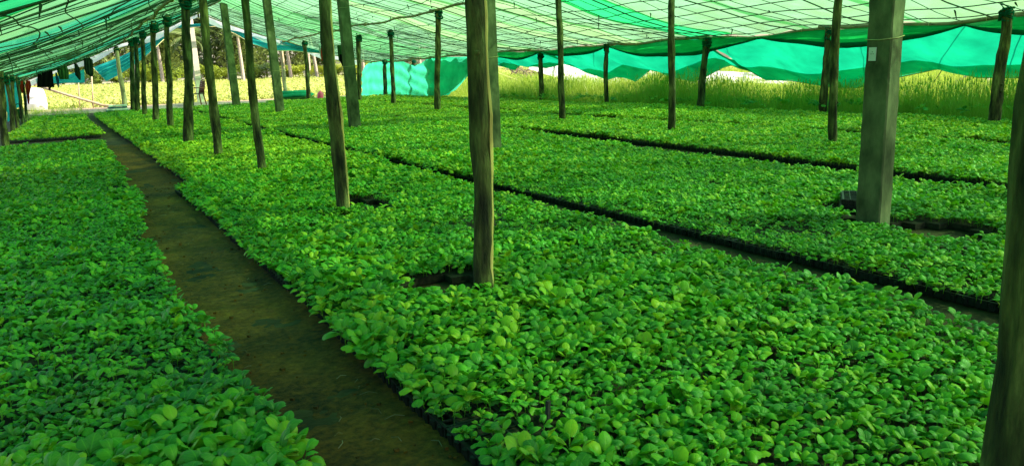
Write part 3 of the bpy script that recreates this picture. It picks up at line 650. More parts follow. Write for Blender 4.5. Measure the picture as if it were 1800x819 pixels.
# ------------------------------------------------------------------ hanging cloths
def sheet(name, top, bot, mat, parent=None, rows=14, cols=40, fold=.05, ffreq=9, nrm=(0, 1, 0), billow=0., seed=0, diag=0., hf=0):
    """cloth between two polylines with folds running down it"""
    top = [Vector(p) for p in top]; bot = [Vector(p) for p in bot]; nrm = Vector(nrm)
    def at(pl_, q):
        s = q * (len(pl_) - 1); i = min(int(s), len(pl_) - 2); return pl_[i].lerp(pl_[i + 1], s - i)
    P_ = []
    for i in range(rows + 1):
        r_ = i / rows; row = []
        for j in range(cols + 1):
            q = j / cols; p = at(top, q).lerp(at(bot, q), r_)
            a = fold * math.sin(ffreq * (q + diag * r_) * 6.28 + 2 * noise.noise(Vector((q * 4, r_ * 2, seed)))) * (.35 + .65 * math.sin(3.14 * min(1, r_ + .15)))
            if hf: a = fold * math.sin(6.283 * (hf * r_ - 3.2 * q * q)) * (.4 + .6 * math.sin(3.14 * q))
            a += fold * .8 * noise.noise(Vector((q * 9, r_ * 5, seed + 3))) + billow * math.sin(math.pi * r_) * math.sin(math.pi * q)
            row.append(p + nrm * a)
        P_.append(row)
    return MB().grid(P_).build(name, M[mat], parent)
# far aqua net wall
cp = lambda l: [(560 + a / 5.85, 60 + b_ / 5.85) for a, b_ in l]
tp = [onx(a, b_, 16.95) for a, b_ in cp([(445, 400), (480, 330), (540, 280), (650, 268), (740, 262), (830, 266), (900, 305), (1000, 335), (1060, 300), (1110, 242), (1250, 238), (1400, 236), (1590, 234)])]
bt = [onx(a, b_, 16.95) for a, b_ in cp([(445, 640), (480, 645), (540, 645), (650, 648), (740, 648), (830, 650), (900, 650), (1000, 650), (1060, 652), (1110, 655), (1250, 650), (1400, 580), (1590, 375)])]
r_ = empty('net_wall'); tag(r_, 'aqua net wall hanging to the ground at the far right corner of the shelter', 'net wall')
sheet('net_sheet', tp, bt, 'net_aqua', r_, rows=20, cols=110, fold=.06, nrm=(1, 0, 0), hf=3, seed=1)
sheet('gathered_fold', [onx(a, b_, 17.1) for a, b_ in cp([(1120, 244), (1300, 240), (1590, 235)])], [onx(a, b_, 17.1) for a, b_ in cp([(1160, 640), (1330, 630), (1590, 372)])], 'net_side', r_, rows=16, cols=40, fold=.1, ffreq=5, nrm=(1, 0, 0), diag=.7, seed=5)
# awnings stretched outwards from the right eave
OUT = [(37.07, .6), (36, .9), (34.6, 1.45), (33.94, 1.72), (31.79, 1.4), (29.81, 1.62), (28.47, 1.23), (27.12, .81), (26.3, .95), (25.44, .92), (24.99, .76), (23.83, 1.32), (22.9, 1.0), (22.2, .84), (21.5, .76), (20.8, 1.0), (20.04, 1.27), (19.38, 1.35), (18.9, 1.1), (18.24, .82), (17.19, .79), (15.7, .6), (14.82, .57), (13.85, .81), (12.41, 1.08), (11.36, .85), (10.42, .84), (9, .8), (7.5, .95), (6, .9)]
of = lambda y: float(np.interp(y, [p[0] for p in OUT][::-1], [p[1] for p in OUT][::-1]))
def awning(yb0, yb1, yo0, yo1, label, seed, mat='net_side'):
    root = empty('net_awning'); n = 60
    top = [Vector((16.93, yb0 + (yb1 - yb0) * k / n, zroof(16.85, yb0 + (yb1 - yb0) * k / n) - .1)) for k in range(n + 1)]
    bot = [Vector((19.5, yo0 + (yo1 - yo0) * k / n, of(yo0 + (yo1 - yo0) * k / n))) for k in range(n + 1)]
    sheet('net_sheet', top, bot, mat, root, rows=18, cols=120, fold=.07, ffreq=5.5, nrm=(.45, 0, .9), billow=-.16, seed=seed, diag=.15)
    # doubled lower band
    mid = [a.lerp(b_, .62) + Vector((.0, 0, -.14 * math.sin(math.pi * k / n) * .9 - .03)) for k, (a, b_) in enumerate(zip(top, bot))]
    sheet('hem_band', mid, [b_ + Vector((.004, 0, -.012)) for b_ in bot], 'net_teal', root, rows=8, cols=90, fold=.02, ffreq=4, nrm=(.45, 0, .9), billow=0, seed=seed, diag=.15)
    MB().tube([b_ + Vector((0, 0, -.01)) for b_ in bot], .012, 4).build('edge_rope', M['rope'], root)
    tag(root, label, 'net awning', 'net awnings along the right eave')
awning(35, 27.2, 34.8, 27.8, 'far left aqua awning beyond the grey pillar, its edge sagging over the grass', 2)
awning(28.6, 18.4, 26.9, 18.2, 'middle aqua awning with a scalloped tip hanging low over the tall grass', 3)
awning(18.6, 6.0, 18.4, 6.0, 'largest aqua awning behind the big concrete pillar, edge sagging in long curves', 4)
def swag(y0, y1, sag, th, label, seed):
    root = empty('net_swag'); n = 30; P_ = []
    for k in range(n + 1):
        q = k / n; y = y0 + (y1 - y0) * q; zt = zroof(16.85, y) - .09; s = math.sin(math.pi * q)
        zb = zt - .04 - sag * s; row = []
        for j in range(13):
            a = j / 12; row.append(Vector((16.80 - .07 * math.sin(a * math.pi) * (.4 + s) - .02*math.sin(a*14+seed+q*5), y, zt * (1 - a) + zb * a)))
        P_.append(row)
    MB().grid(P_).build('net_sheet', M['net_green'], root)
    # thick rolled lower edge
    MB().tube([Vector((16.80, y0 + (y1 - y0) * k / n, zroof(16.85, y0 + (y1 - y0) * k / n) - .12 - sag * math.sin(math.pi * k / n))) for k in range(n + 1)], [max(.02, th * math.sin(math.pi * k / n) ** .5) for k in range(n + 1)], 8, wob=.35, seed=seed).build('rolled_edge', M['net_dark'], root)
    tag(root, label, 'net swag', 'rolled net swags under the right eave pole')
yy = lambda px: onx(px, 80, 16.8).y
swag(yy(860), yy(953), .26, .05, 'dark green rolled net swag beside the grey pillar, farthest of the right eave', 1)
swag(yy(953), yy(1067), .24, .06, 'dark green rolled net swag between the two slim right eave posts', 2)
swag(yy(1067), yy(1335), .42, .06, 'long dark green net swag hanging across the leaning eave post', 3)
swag(yy(1335), yy(1692), .36, .07, 'long dark green net swag passing behind the big concrete pillar', 4)
swag(yy(1692), yy(1990), .3, .07, 'dark green net swag at the right end of the eave pole', 5)
# guy ropes
def guy(p0, p1, label, mat='rope', r=.012, stake=True):
    root = empty('guy_rope'); p0, p1 = Vector(p0), Vector(p1)
    MB().tube([p0.lerp(p1, k / 8) - Vector((0, 0, .1 * math.sin(math.pi * k / 8))) for k in range(9)], r, 5).build('line', M[mat], root)
    if stake: MB().tube([p1 + Vector((.1, 0, .3)), p1 + Vector((0, 0, -.1))], .03, 6).build('ground_stake', M['palewood'], root)
    tag(root, label, 'guy rope', 'guy ropes on the grass side')
for i, (y0, x1, y1, lb) in enumerate([(10.2, 23.4, 15.4, 'dark guy rope slanting down right of the concrete pillar to the grass'), (12.8, 24.9, 16.4, 'guy rope ending at a pale stake in the grass right of the concrete pillar'), (9.0, 21.5, 12.0, 'thin guy rope beside the stout right eave post'),
                           (17.5, 24.5, 21, 'guy rope seen through the awning above the leaning eave post'), (24.5, 25.5, 31, 'guy rope in front of the white net sheets'), (33, 26, 42, 'dark guy rope crossing the grass right of the grey pillar'), (31.5, 25.5, 41.0, 'second guy rope crossing the grass right of the grey pillar'), (36, 27, 44, 'pale guy rope farthest away, right of the grey pillar')]):
    guy((17, y0, 2.1), (x1, y1, 0), lb, 'ropepale' if i in (2, 7) else 'rope')
# white net sheets of the neighbouring plot
def xs_(l, x): return [onx(a, b_, x) for a, b_ in l]
r_ = empty('white_net_fence'); tag(r_, 'slack white net fence sagging beyond the tall grass, left stretch', 'net fence')
sheet('net_sheet', xs_([(925, 103), (975, 108), (1040, 100), (1100, 108), (1160, 110)], 27), xs_([(930, 122), (975, 136), (1040, 150), (1100, 152), (1160, 158)], 27), 'whitenet', r_, fold=.12, ffreq=5, nrm=(1, 0, 0))
for a in (975, 1100): 
    p = onx(a, 105, 27.1); MB().tube([(p.x, p.y, -.1), (p.x + .1, p.y, 1.3), (p.x, p.y + .1, p.z + .3)], .09, 8, wob=.3).build('stake', M['palewood'], r_)
r_ = empty('white_net_fence'); tag(r_, 'white net strip beyond the grass between two awning tips', 'net fence')
sheet('net_sheet', xs_([(1150, 118), (1190, 122), (1240, 124), (1310, 128), (1400, 126)], 27), xs_([(1150, 142), (1190, 146), (1240, 148), (1310, 146), (1400, 150)], 27), 'whitenet', r_, fold=.12, ffreq=5, nrm=(1, 0, 0))
for a in (1160,1320):
    p = onx(a, 122, 27.1); MB().tube([(p.x, p.y, -.1), (p.x + .1, p.y, 1.), (p.x, p.y, p.z + .25)], .1, 8, wob=.3).build('stake', M['palewood'], r_)
r_ = empty('fence_stake', (26.5, 15.2, 0)); MB().tube([(0, 0, -.1), (.05, 0, 1.0)], .1, 8, wob=.2).build('pole', M['palmtrunk'], r_); MB().tube([(0, .2, .9), (-.2, 1.4, .2)], .04, 6).build('prop', M['palmtrunk'], r_)
tag(r_, 'grey stake with a slanting prop in the sunlit grass right of the concrete pillar', 'stake')
r_ = empty('brush_pile'); tag(r_, 'brown heap of dry brush beyond the grass right of the grey pillar', 'brush pile')
for i in range(110):
    p = Vector((33 + random.gauss(0, 1), 56 + random.gauss(0, 1.8), .2 + random.uniform(0, 1.2))); d = Vector((random.gauss(0, 1), random.gauss(0, 1), random.gauss(0, .35))).normalized() * random.uniform(.6, 1.6)
    MB().tube([p, p + d], .03, 4).build('branch', M['twig'], r_)

# gable drapes -----------------------------------------------------------
r_ = empty('gable_valance'); tag(r_, 'white cloth strip running under the roof edge of the open gable end', 'valance')
for (xa, xb) in ((-2.3, 6.25), (6.35, 16.0)):
    xx = np.linspace(xa, xb, 20); sheet('cloth_strip', [(x, yend(x) + .15, zroof(x, 46.5) + .05) for x in xx], [(x, yend(x) + .22, zroof(x, 46.5) - .34 - .1 * math.sin(x * 2)) for x in xx], 'whitenet', r_, rows=6, cols=60, fold=.03)
def yp(l, y): return [ony(a, b_, y) for a, b_ in l]
r_ = empty('teal_drape'); tag(r_, 'teal net drape with a hanging corner, left half of the open gable end', 'drape')
sheet('net_sheet', yp([(163, 119), (200, 105), (245, 85), (291, 57)], 47.9), yp([(187, 144), (215, 128), (250, 105), (289, 68)], 47.9), 'drape', r_, fold=.13, ffreq=1.2, diag=3.4, cols=70, rows=40)
MB().tube(yp([(163, 119), (187, 144), (215, 129), (250, 106), (289, 69)], 47.85), .02, 5).build('hem_cord', M['ropepale'], r_)
r_ = empty('teal_drape'); tag(r_, 'teal net drape swagged across the right half of the open gable end', 'drape')
c2 = lambda l: [(300 + a / 2.92, b_ / 2.92) for a, b_ in l]
sheet('net_sheet', yp(c2([(20, 130), (130, 124), (240, 120), (300, 128), (400, 160), (520, 178), (620, 212), (770, 262)]), 48.2), yp(c2([(30, 147), (130, 142), (240, 137), (330, 175), (420, 228), (520, 262), (620, 262), (770, 276)]), 48.2), 'drape', r_, fold=.1, ffreq=1.0, diag=3.2, cols=100, rows=32)
MB().tube(yp(c2([(30, 147), (130, 142), (240, 137), (330, 175), (420, 228), (520, 262), (620, 262), (770, 276)]), 48.17), .02, 5).build('hem_cord', M['ropepale'], r_)
r_ = empty('teal_drape'); tag(r_, 'low teal net drape behind the clothes line at the far left', 'drape')
sheet('net_sheet', yp([(62, 138), (90, 135), (120, 132), (148, 122)], 46.8), yp([(64, 146), (90, 147), (120, 146), (149, 146)], 46.8), 'drape', r_, fold=.05, ffreq=3)
r_ = empty('teal_drape'); tag(r_, 'teal net side curtain hanging at the left picture edge behind the eave posts', 'drape')
sheet('net_sheet', [(-2.6, 36, 1.7), (-2.6, 44, 1.75)], [(-2.6, 36, .1), (-2.55, 44, .6)], 'drape', r_, fold=.1, ffreq=4, nrm=(1, 0, 0))
# laundry --------------------------------------------------------------------
cl = empty('clothes_line'); MB().tube([(-2.15, 41.9, 1.75), (-1.2, 42, 2.25), (0, 42, 2.45), (1.2, 42, 2.85), (2.1, 42, 3.1)], .01, 4).build('line', M['ropepale'], cl); tag(cl, 'clothes line strung under the far left roof edge', 'clothes line')
def garment(name, outline, y, mat, label, cat='clothes', sleeves=None):
    """hanging garment: front and back layer that bulge apart, from an outline of (left, right) pixel pairs down its height"""
    root = empty(name); P_ = []
    L = [(ony(a, v0, y), ony(b2, v0, y)) for v0, a, b2 in outline]; n = len(L); rows = 12
    for side in (-1, 1):
        P2 = []
        for i in range(rows + 1):
            s = i / rows * (n - 1); k = min(int(s), n - 2); f = s - k; a = L[k][0].lerp(L[k+1][0], f); b2 = L[k][1].lerp(L[k+1][1], f)
            P2.append([a.lerp(b2, j / 12) + Vector((0, side * (.06 * math.sin(math.pi * j / 12) * (.4 + i / rows)) + .035 * math.sin(j * 1.7 + i * .25 + side), 0)) for j in range(13)])
        MB().grid(P2).build('front_layer' if side < 0 else 'back_layer', M[mat], root)
    tag(root, label, cat, 'laundry on the line'); return root
garment('black_skirt', [(121, 67, 91), (130, 66, 93), (145, 65, 94), (154, 65, 96)], 41.9, 'blackcloth', 'wide black cloth hanging on the line at the far left')
garment('trouser_leg', [(150, 85, 90), (159, 85, 89)], 41.95, 'blackcloth', 'short black tail of cloth below the wide black garment')
garment('olive_shirt', [(116, 99, 117), (120, 99, 119), (128, 101, 121), (140, 105, 121)], 42.0, 'olivecloth', 'olive green shirt hanging right of the black cloth')
garment('blue_cloth', [(128, 97, 100), (140, 98, 104), (154, 102, 104)], 42.1, 'bluecloth', 'small light blue cloth hanging between the black and olive clothes')
garment('grey_shirt', [(112, 130, 135), (120, 131, 140), (132, 132, 142), (141, 139, 142)], 42.0, 'greycloth', 'narrow dark shirt hanging in the middle of the line')
garment('dark_shirt', [(102, 147, 158), (106, 147, 163), (120, 148, 164), (130, 151, 164), (135, 160, 164)], 41.9, 'greycloth', 'wide dark grey green shirt at the right end of the line')
garment('red_cloth', [(142, 46, 53), (152, 44, 55), (165, 46, 52), (183, 49, 52)], 40.5, 'redcloth', 'red cloth hanging by the low left eave posts')
garment('red_cloth', [(143, 33, 40), (152, 33, 41), (164, 38, 41)], 40.6, 'redcloth', 'smaller red cloth at the left picture edge')
garment('pale_cloth', [(70, 561, 570), (80, 560, 572), (100, 563, 572), (112, 568, 571)], 46.5, 'paleclothes', 'pale patterned cloth hanging near the open end left of the split bark post')
garment('red_scarf', [(84, 564, 567), (95, 564, 568), (108, 566, 568)], 46.2, 'redcloth', 'thin red scarf hanging among pale cloths by the open end')
garment('green_cloth', [(80, 593, 602), (95, 594, 603), (108, 596, 602)], 40, 'olivecloth', 'green cloth bundle hanging right of the split bark post')
garment('black_cloth', [(96, 597, 605), (106, 597, 607), (117, 602, 607)], 39.6, 'blackcloth', 'black cloth hanging just right of the split bark post')
for px, top_, lb in ((138, 130, 'thin left prop pole under the clothes at the far left'), (162, 133, 'thin right prop pole under the clothes at the far left')):
    p = gp(px + (2 if px == 138 else 2), 191, 0); q = ony(px - 1, top_, p.y); r_ = empty('prop_pole', p); MB().tube([(0, 0, -.1), (q.x - p.x, 0, q.z)], .04, 6, wob=.2).build('pole', M['palewood'], r_); tag(r_, lb, 'pole')
# tank, pipe, bucket, chair, tarp ------------------------------------------------
p = gp(64, 194, 0); tk = empty('water_tank', p); tk.rotation_euler = (0, .12, 0)
mb = MB(); rings = [(0, .56), (.03, .6), (.35, .58), (.37, .6), (.4, .57), (.75, .52), (.77, .54), (.8, .5), (1.15, .42), (1.25, .36), (1.3, .22)]
vs_ = []; fs = []
for z, r0 in rings:
    for k in range(24): a = k * math.pi / 12; vs_.append((r0 * math.cos(a), r0 * math.sin(a), z))
for i in range(len(rings) - 1):
    for k in range(24): fs.append((i*24 + k, i*24 + (k+1) % 24, (i+1)*24 + (k+1) % 24, (i+1)*24 + k))
fs.append(tuple((len(rings)-1)*24 + k for k in range(24)))
ob('body', mesh('tank_body', vs_, fs, M['white']), tk); MB().tube([(.2, -.56, .25), (.35, -.62, .4), (.5, -.5, .3)], .025, 6).build('handle', M['white'], tk)
tag(tk, 'white plastic water tank leaning at the far left beyond the beds', 'tank')
r_ = empty('bamboo_pole'); MB().tube([ony(72, 153, 51.5), ony(120, 168, 51), ony(180, 185, 50.5), ony(235, 190, 50)], .07, 8, wob=.2).build('pole', M['palewood'], r_); tag(r_, 'long pale pole propped slanting from the white tank to the ground', 'pole')
p = gp(36, 213, 0); bk = empty('bucket', p); MB().tube([(0, 0, 0.1), (0, 0, .5)], [.13, .19], 14, cap=True).build('body', M['olivecloth'], bk); MB().tube([(-.18, 0, .48), (-.13, 0, .66), (0, 0, .72), (.13, 0, .66), (.18, 0, .48)], .02, 6).build('handle', M['dark'], bk); tag(bk, 'dark green bucket with a black handle beside the far left eave posts', 'bucket')
p = gp(347, 184, 0.08); ch = empty('plastic_chair', (p.x, 46.3, .1), math.radians(-75)); ch.scale = (1.4,) * 3
ch.location = (ony(347, 184, 46.3).x, 46.3, .06)
# chair built facing -Y locally, then turned
mb = MB(); mb.box((0, 0, .44), (.24, .23, .015)); mb.box((0, -.23, .425), (.22, .01, .03)); mb.build('seat', M['dark'], ch, False)
bk = MB()
for k in range(7): x = -.18 + k * .06; bk.tube([(x, .22, .46), (x, .28, .7), (x * .9, .31, .93)], .016, 5)
for k in range(6): z = .52 + k * .075; bk.box((0, .235 + (z - .5) * .17, z), (.2, .009, .02))
bk.tube([(-.22, .21, .44), (-.23, .27, .7), (-.19, .32, .93), (0, .33, .97), (.19, .32, .93), (.23, .27, .7), (.22, .21, .44)], .02, 6); bk.build('backrest', M['brownplastic'], ch)
for sx in (-1, 1):
    MB().tube([(sx * .25, .25, .66), (sx * .27, .0, .67), (sx * .26, -.2, .65), (sx * .25, -.24, .44)], .02, 6).build('armrest', M['brownplastic'], ch)
    for sy in (-1, 1): MB().tube([(sx * .21, sy * .2, .44), (sx * .25, sy * .26, 0)], [.03, .022], 6).build('leg', M['dark' if sy < 0 else 'brownplastic'], ch)
tag(ch, 'brown plastic armchair with a latticed back by the pale pillar', 'chair')
p = gp(519, 176, 0); r_ = empty('folded_tarp', (p.x, p.y, 0)); P_ = []
for L_, (zz, sc_, mt) in enumerate(((.0, 1.15, 'olivecloth'), (.2, 1.1, 'greentarp'), (.36, .9, 'greentarp'))):
    vs_ = []; fs = []; k = 20
    for q, (fr, hz) in enumerate(((.9, 0), (1, .06), (.98, .14), (.8, .2))):
        for j in range(k):
            a = j / k * 6.283; sq = 1 / max(abs(math.cos(a)), abs(math.sin(a))) ** .6; vs_.append((1.05 * sc_ * fr * math.cos(a) * sq * (1 + .05 * math.sin(a * 5 + L_)), .5 * sc_ * fr * math.sin(a) * sq, zz + hz + .02 * math.sin(a * 4 + L_ * 2)))
    for q in range(3):
        for j in range(k): fs.append((q*k + j, q*k + (j+1) % k, (q+1)*k + (j+1) % k, (q+1)*k + j))
    fs.append(tuple(3*k + j for j in range(k))); ob('folded_layer', mesh('folded_layer', vs_, fs, M[mt]), r_)
tag(r_, 'folded green tarp lying in a low pile at the open end', 'tarp')
p = gp(563, 176, 0); r_ = empty('water_jug', (p.x, p.y, .0)); r_.scale = (1.25,)*3; r_.rotation_euler = (0, .1, 0)
MB().tube([(0, 0, 0), (0, 0, .03), (0, 0, .3), (0, 0, .36), (0, 0, .4), (0, 0, .43)], [.12, .145, .145, .09, .045, .045], 14).build('body', M['pink'], r_); MB().tube([(.06, 0, .38), (.14, 0, .36), (.14, 0, .22)], .016, 6).build('handle', M['pink'], r_)
tag(r_, 'pink plastic water jug standing right of the folded green tarp', 'jug')
p = gp(205, 190, 0); r_ = empty('tray_pile', (p.x, 44.0, 0)); r_.location.x = ony(205, 190, 44).x
for k in range(4): MB().box((0.02 * k, 0, .05 + .085 * k), (.5 - .03*k, .3, .03)).build('tray', M['white' if k % 2 else 'bluecloth'], r_, False)
tag(r_, 'small pile of white and blue trays at the far end of the path', 'tray pile')

# ------------------------------------------------------------------ grass outside
gc = bpy.data.collections.new('grass_shapes')
for i in range(6):
    V, Fs = [], []; r = random.Random(i)
    for b_ in range(16):
        a = r.uniform(0, 6.28); L = r.uniform(.35, .9); lean = r.uniform(.05, .4); w0 = r.uniform(.003, .007); ox, oy = r.gauss(0, .09), r.gauss(0, .09); n0 = len(V); px_, py_ = -math.sin(a), math.cos(a)
        for k in range(4):
            q = k / 3; bend = lean * q * q * L; ww = w0 * (1 - q * .85); x, y, z = ox + math.cos(a) * bend, oy + math.sin(a) * bend, L * q * (1 - .25 * lean * q)
            V += [(x - px_ * ww, y - py_ * ww, z), (x + px_ * ww, y + py_ * ww, z)]
        for k in range(3): Fs.append((n0 + 2*k, n0 + 2*k + 1, n0 + 2*k + 3, n0 + 2*k + 2))
        if b_ % 4 == 0:  # seed head
            n1 = len(V); V += [(x - .012, y, z - .06), (x + .012, y, z - .06), (x, y + .01, z + .06)]; Fs.append((n1, n1 + 1, n1 + 2))
    gc.objects.link(bpy.data.objects.new('grass_shape_%d' % i, mesh('grass_shape', V, Fs, M['grass'], False)))
def rnd(nn, x0, x1, y0, y1): return rng.uniform(x0, x1, nn), rng.uniform(y0, y1, nn)
X1, Y1 = rnd(16000, 16.9, 24, 4, 50); X2, Y2 = rnd(22000, 22, 48, 4, 75); X = np.concatenate([X1, X2]); Y = np.concatenate([Y1, Y2])
k = in_view(X, Y, 10, 75); X, Y = X[k], Y[k]; n = len(X)
dens = fbm(X, Y, .3, 5)
s_ = np.interp(X, [16.9, 18, 24, 48], [.65, .95, 1.0, 1.1]) * (.82 + .8 * dens) * rng.uniform(.5, 1.35, n)
o = gn_scatter('tall_grass', np.stack([X, Y, [terr(a, b_) - .03 for a, b_ in zip(X, Y)]], -1), np.stack([rng.normal(0, .08, n), rng.normal(0, .08, n), rng.uniform(0, 6.28, n)], -1), s_, rng.integers(0, 6, n), .12 + .3 * fbm(X, Y, .12, 9) + np.interp(X, [17, 22, 40], [0, .12, .3]), gc)  # tint yellows outwards, painting in the sun beyond the awning shade
tag(o, 'tall green grass with yellowing tips beyond the right eave', 'grass', kind='stuff')
X, Y = rnd(150, 16.6, 18.5, 6, 32); n = len(X)
WEED = (X, Y, n)
X, Y = rnd(2600, -6, 14, 39, 52); k = ~((X > 0) & (X < 12) & (Y > 44.5)) & ~((X > .4) & (Y < 43)); X, Y = X[k], Y[k]; k = ~((X > -1.9) & (X < .6) & (Y < 39.2)) & ~((X > 2) & (Y < 46)); X, Y = X[k], Y[k]; n = len(X)
o = gn_scatter('short_grass', np.stack([X, Y, np.full(n, -.02)], -1), np.stack([np.zeros(n), np.zeros(n), rng.uniform(0, 6.28, n)], -1), rng.uniform(.2, .5, n), rng.integers(0, 6, n), rng.uniform(.1, .6, n), gc)
tag(o, 'short yellow green grass around the open end of the path', 'grass', kind='stuff')
# open field planted with yellow green crop
fc = bpy.data.collections.new('field_shapes')
for i in range(5):
    V, Fs = [], []; r = random.Random(50 + i)
    for q in range(26):
        a = r.uniform(0, 6.28); el = r.uniform(.1, 1.3); rr_ = r.uniform(.08, .36); c_ = Vector((math.cos(a) * math.cos(el) * rr_, math.sin(a) * math.cos(el) * rr_, .08 + math.sin(el) * rr_ * 1.1))
        Mx = Matrix.Translation(c_) @ Matrix.Rotation(a - 1.57, 4, 'Z') @ Matrix.Rotation(r.uniform(-.5, .6), 4, 'X') @ Matrix.Scale(r.uniform(2.2, 3.4), 4)
        lv = leaf_mesh(900 + i * 30 + q, rows=3); n0 = len(V); V += [Mx @ Vector(p_) for p_ in lv[0]]; Fs += [tuple(n0 + k for k in f) for f in lv[1]]
    fc.objects.link(bpy.data.objects.new('field_shape_%d' % i, mesh('field_shape', V, Fs, M['field'])))
X, Y = np.meshgrid(np.arange(-14, 90, .6), np.concatenate([np.arange(53, 80, .55), np.arange(80, 128, .8)])); X = X.ravel() + rng.uniform(-.22, .22, X.size); Y = Y.ravel() + rng.uniform(-.22, .22, Y.size)
k = in_view(X, Y, -8, 45) & ~((X < 0) & (Y < 55)) & (fbm(X, Y, .07, 2) > -.42) & ~((X > 24) & (Y < 70)); X, Y = X[k], Y[k]; n = len(X)
o = gn_scatter('field_crop', np.stack([X, Y, [terr(a, b_) - .04 for a, b_ in zip(X, Y)]], -1), np.stack([np.zeros(n), np.zeros(n), rng.uniform(0, 6.28, n)], -1), rng.uniform(.75, 1.25, n) * (1 + .3 * fbm(X, Y, .25, 4)), rng.integers(0, 5, n), .2 + .5 * fbm(X, Y, .1, 8), fc)
tag(o, 'sunlit yellow green leafy crop covering the open field', 'crop', kind='stuff')
X, Y, n = WEED
o = gn_scatter('leafy_weeds', np.stack([X, Y, np.full(n, .12)], -1), np.stack([np.zeros(n), np.zeros(n), rng.uniform(0, 6.28, n)], -1), rng.uniform(1.5, 2.6, n), rng.integers(0, 10, n), rng.uniform(-.1, .3, n), pc)
tag(o, 'low leafy weeds along the foot of the tall grass', 'weeds', kind='stuff')
# far field behind the right-hand awnings
X, Y = np.meshgrid(np.arange(45, 120, 1.0), np.arange(5, 80, 1.0)); X = X.ravel() + rng.uniform(-.4, .4, X.size); Y = Y.ravel() + rng.uniform(-.4, .4, Y.size); n = len(X)
o = gn_scatter('field_crop', np.stack([X, Y, [terr(a, b_) - .04 for a, b_ in zip(X, Y)]], -1), np.stack([np.zeros(n), np.zeros(n), rng.uniform(0, 6.28, n)], -1), rng.uniform(1.1, 1.7, n), rng.integers(0, 5, n), rng.uniform(.1, .7, n), fc)
tag(o, 'bright yellow green crop beyond the grass on the right', 'crop', kind='stuff')

# ------------------------------------------------------------------ trees, bushes, palms
def crown(seed, nq, rx, rz, mat, size):
    r = random.Random(seed); V, Fs = [], []; cl_ = [(r.gauss(0, .45) * rx, r.gauss(0, .45) * rx, r.uniform(-.75, .85) * rz, r.uniform(.25, .5) * rx) for _ in range(16)]
    for i in range(nq):
        c0 = cl_[i % 16]; d = Vector((r.gauss(0, 1), r.gauss(0, 1), r.gauss(0, 1))).normalized() * c0[3] * r.uniform(.5, 1.08)
        p = Vector((c0[0] + d.x, c0[1] + d.y, c0[2] + d.z * .8)); a = Vector((r.gauss(0, 1), r.gauss(0, 1), r.gauss(0, .6))).normalized(); b_ = a.orthogonal().normalized(); s = size * r.uniform(.6, 1.4)
        n0 = len(V); V += [p - a * s, p + b_ * s * .45, p + a * s, p - b_ * s * .45]; Fs.append((n0, n0 + 1, n0 + 2, n0 + 3))
    return mesh('crown', V, Fs, M[mat], False)
CB = [crown(i, 2600, 1.0, .8, 'bush', .07) for i in range(3)]
CT = [crown(10 + i, 4200, 1.0, 1.0, 'tree', .06) for i in range(3)]
def trunk_mesh(h, r0, mat, lean=.1, seed=0, limbs=3):
    mb = MB(); mb.tube([(lean * h * (k / 6) ** 2, .02 * math.sin(k), h * k / 6 - .2) for k in range(7)], [r0 * (1.3 if k == 0 else 1 - .5 * k / 6) for k in range(7)], 8, wob=.2, seed=seed)
    r = random.Random(seed)
    for k in range(limbs): a = r.uniform(0, 6.28); p = Vector((lean * h * .5, 0, h * .7)); mb.tube([p, p + Vector((math.cos(a) * h * .15, math.sin(a) * h * .15, h * .18)), p + Vector((math.cos(a) * h * .35, math.sin(a) * h * .35, h * .42))], [r0 * .45, r0 * .3, r0 * .12], 6)
    return mesh('trunk', mb.v, mb.f, M[mat])
TR = trunk_mesh(4.2, .22, 'twig', seed=3)
def place(px, y, zoff=0): p = ony(px, 140, y); return Vector((p.x, y, terr(p.x, y)))
# hedge bushes beyond the field
hb = [(100, 128, 2.6, 2.2), (150, 130, 2.8, 2.4), (196, 126, 3.0, 3.2), (232, 128, 3.0, 3.0), (268, 126, 3.0, 3.4), (300, 126, 2.8, 2.8), (325, 128, 3.0, 3.2), (372, 126, 2.6, 2.6), (398, 127, 2.6, 2.4), (436, 124, 3.0, 2.6), (466, 122, 3.2, 2.7), (498, 124, 2.6, 2.4), (520, 122, 2.6, 2.2), (566, 120, 2.6, 2.0), (585, 122, 2.6, 2.1), (612, 120, 2.6, 2.2), (640, 122, 2.8, 2.6)]
hl = ['leftmost bush of the hedge beyond the field, behind the olive shirt', 'low bush beyond the field behind the hanging dark shirt', 'yellow green bush beyond the field under the teal drape corner', 'bush beyond the field behind the close pair of thin posts', 'tall rounded bush beyond the field behind the thin post row', 'bush beyond the field left of the coconut palm trunk', 'bush close beside the left coconut palm trunk', 'bush beyond the field just right of the pale pillar', 'small bush beyond the field left of the tall smooth post', 'broad rounded bush right of the tall smooth post', 'pale broad bush left of the second square pillar', 'bush beyond the field behind the second square pillar', 'bush beyond the field above the folded green tarp', 'bush beyond the field behind the pair of leaning palm trunks', 'low bush beyond the field above the pink jug', 'bush beyond the field behind the split bark post', 'bush at the right end of the hedge by the aqua net wall']
for i, (px, y, w_, h_) in enumerate(hb):
    root = empty('bush', place(px, y), i * 1.3); c_ = ob('crown', CB[i % 3], root, (0, 0, h_ * .45)); c_.scale = (w_ * .8, w_ * .8, h_ * .62); s_ = ob('trunk', TR, root); s_.scale = (.3, .3, .3)
    tag(root, hl[i], 'bush', 'bushes of the hedge beyond the field')
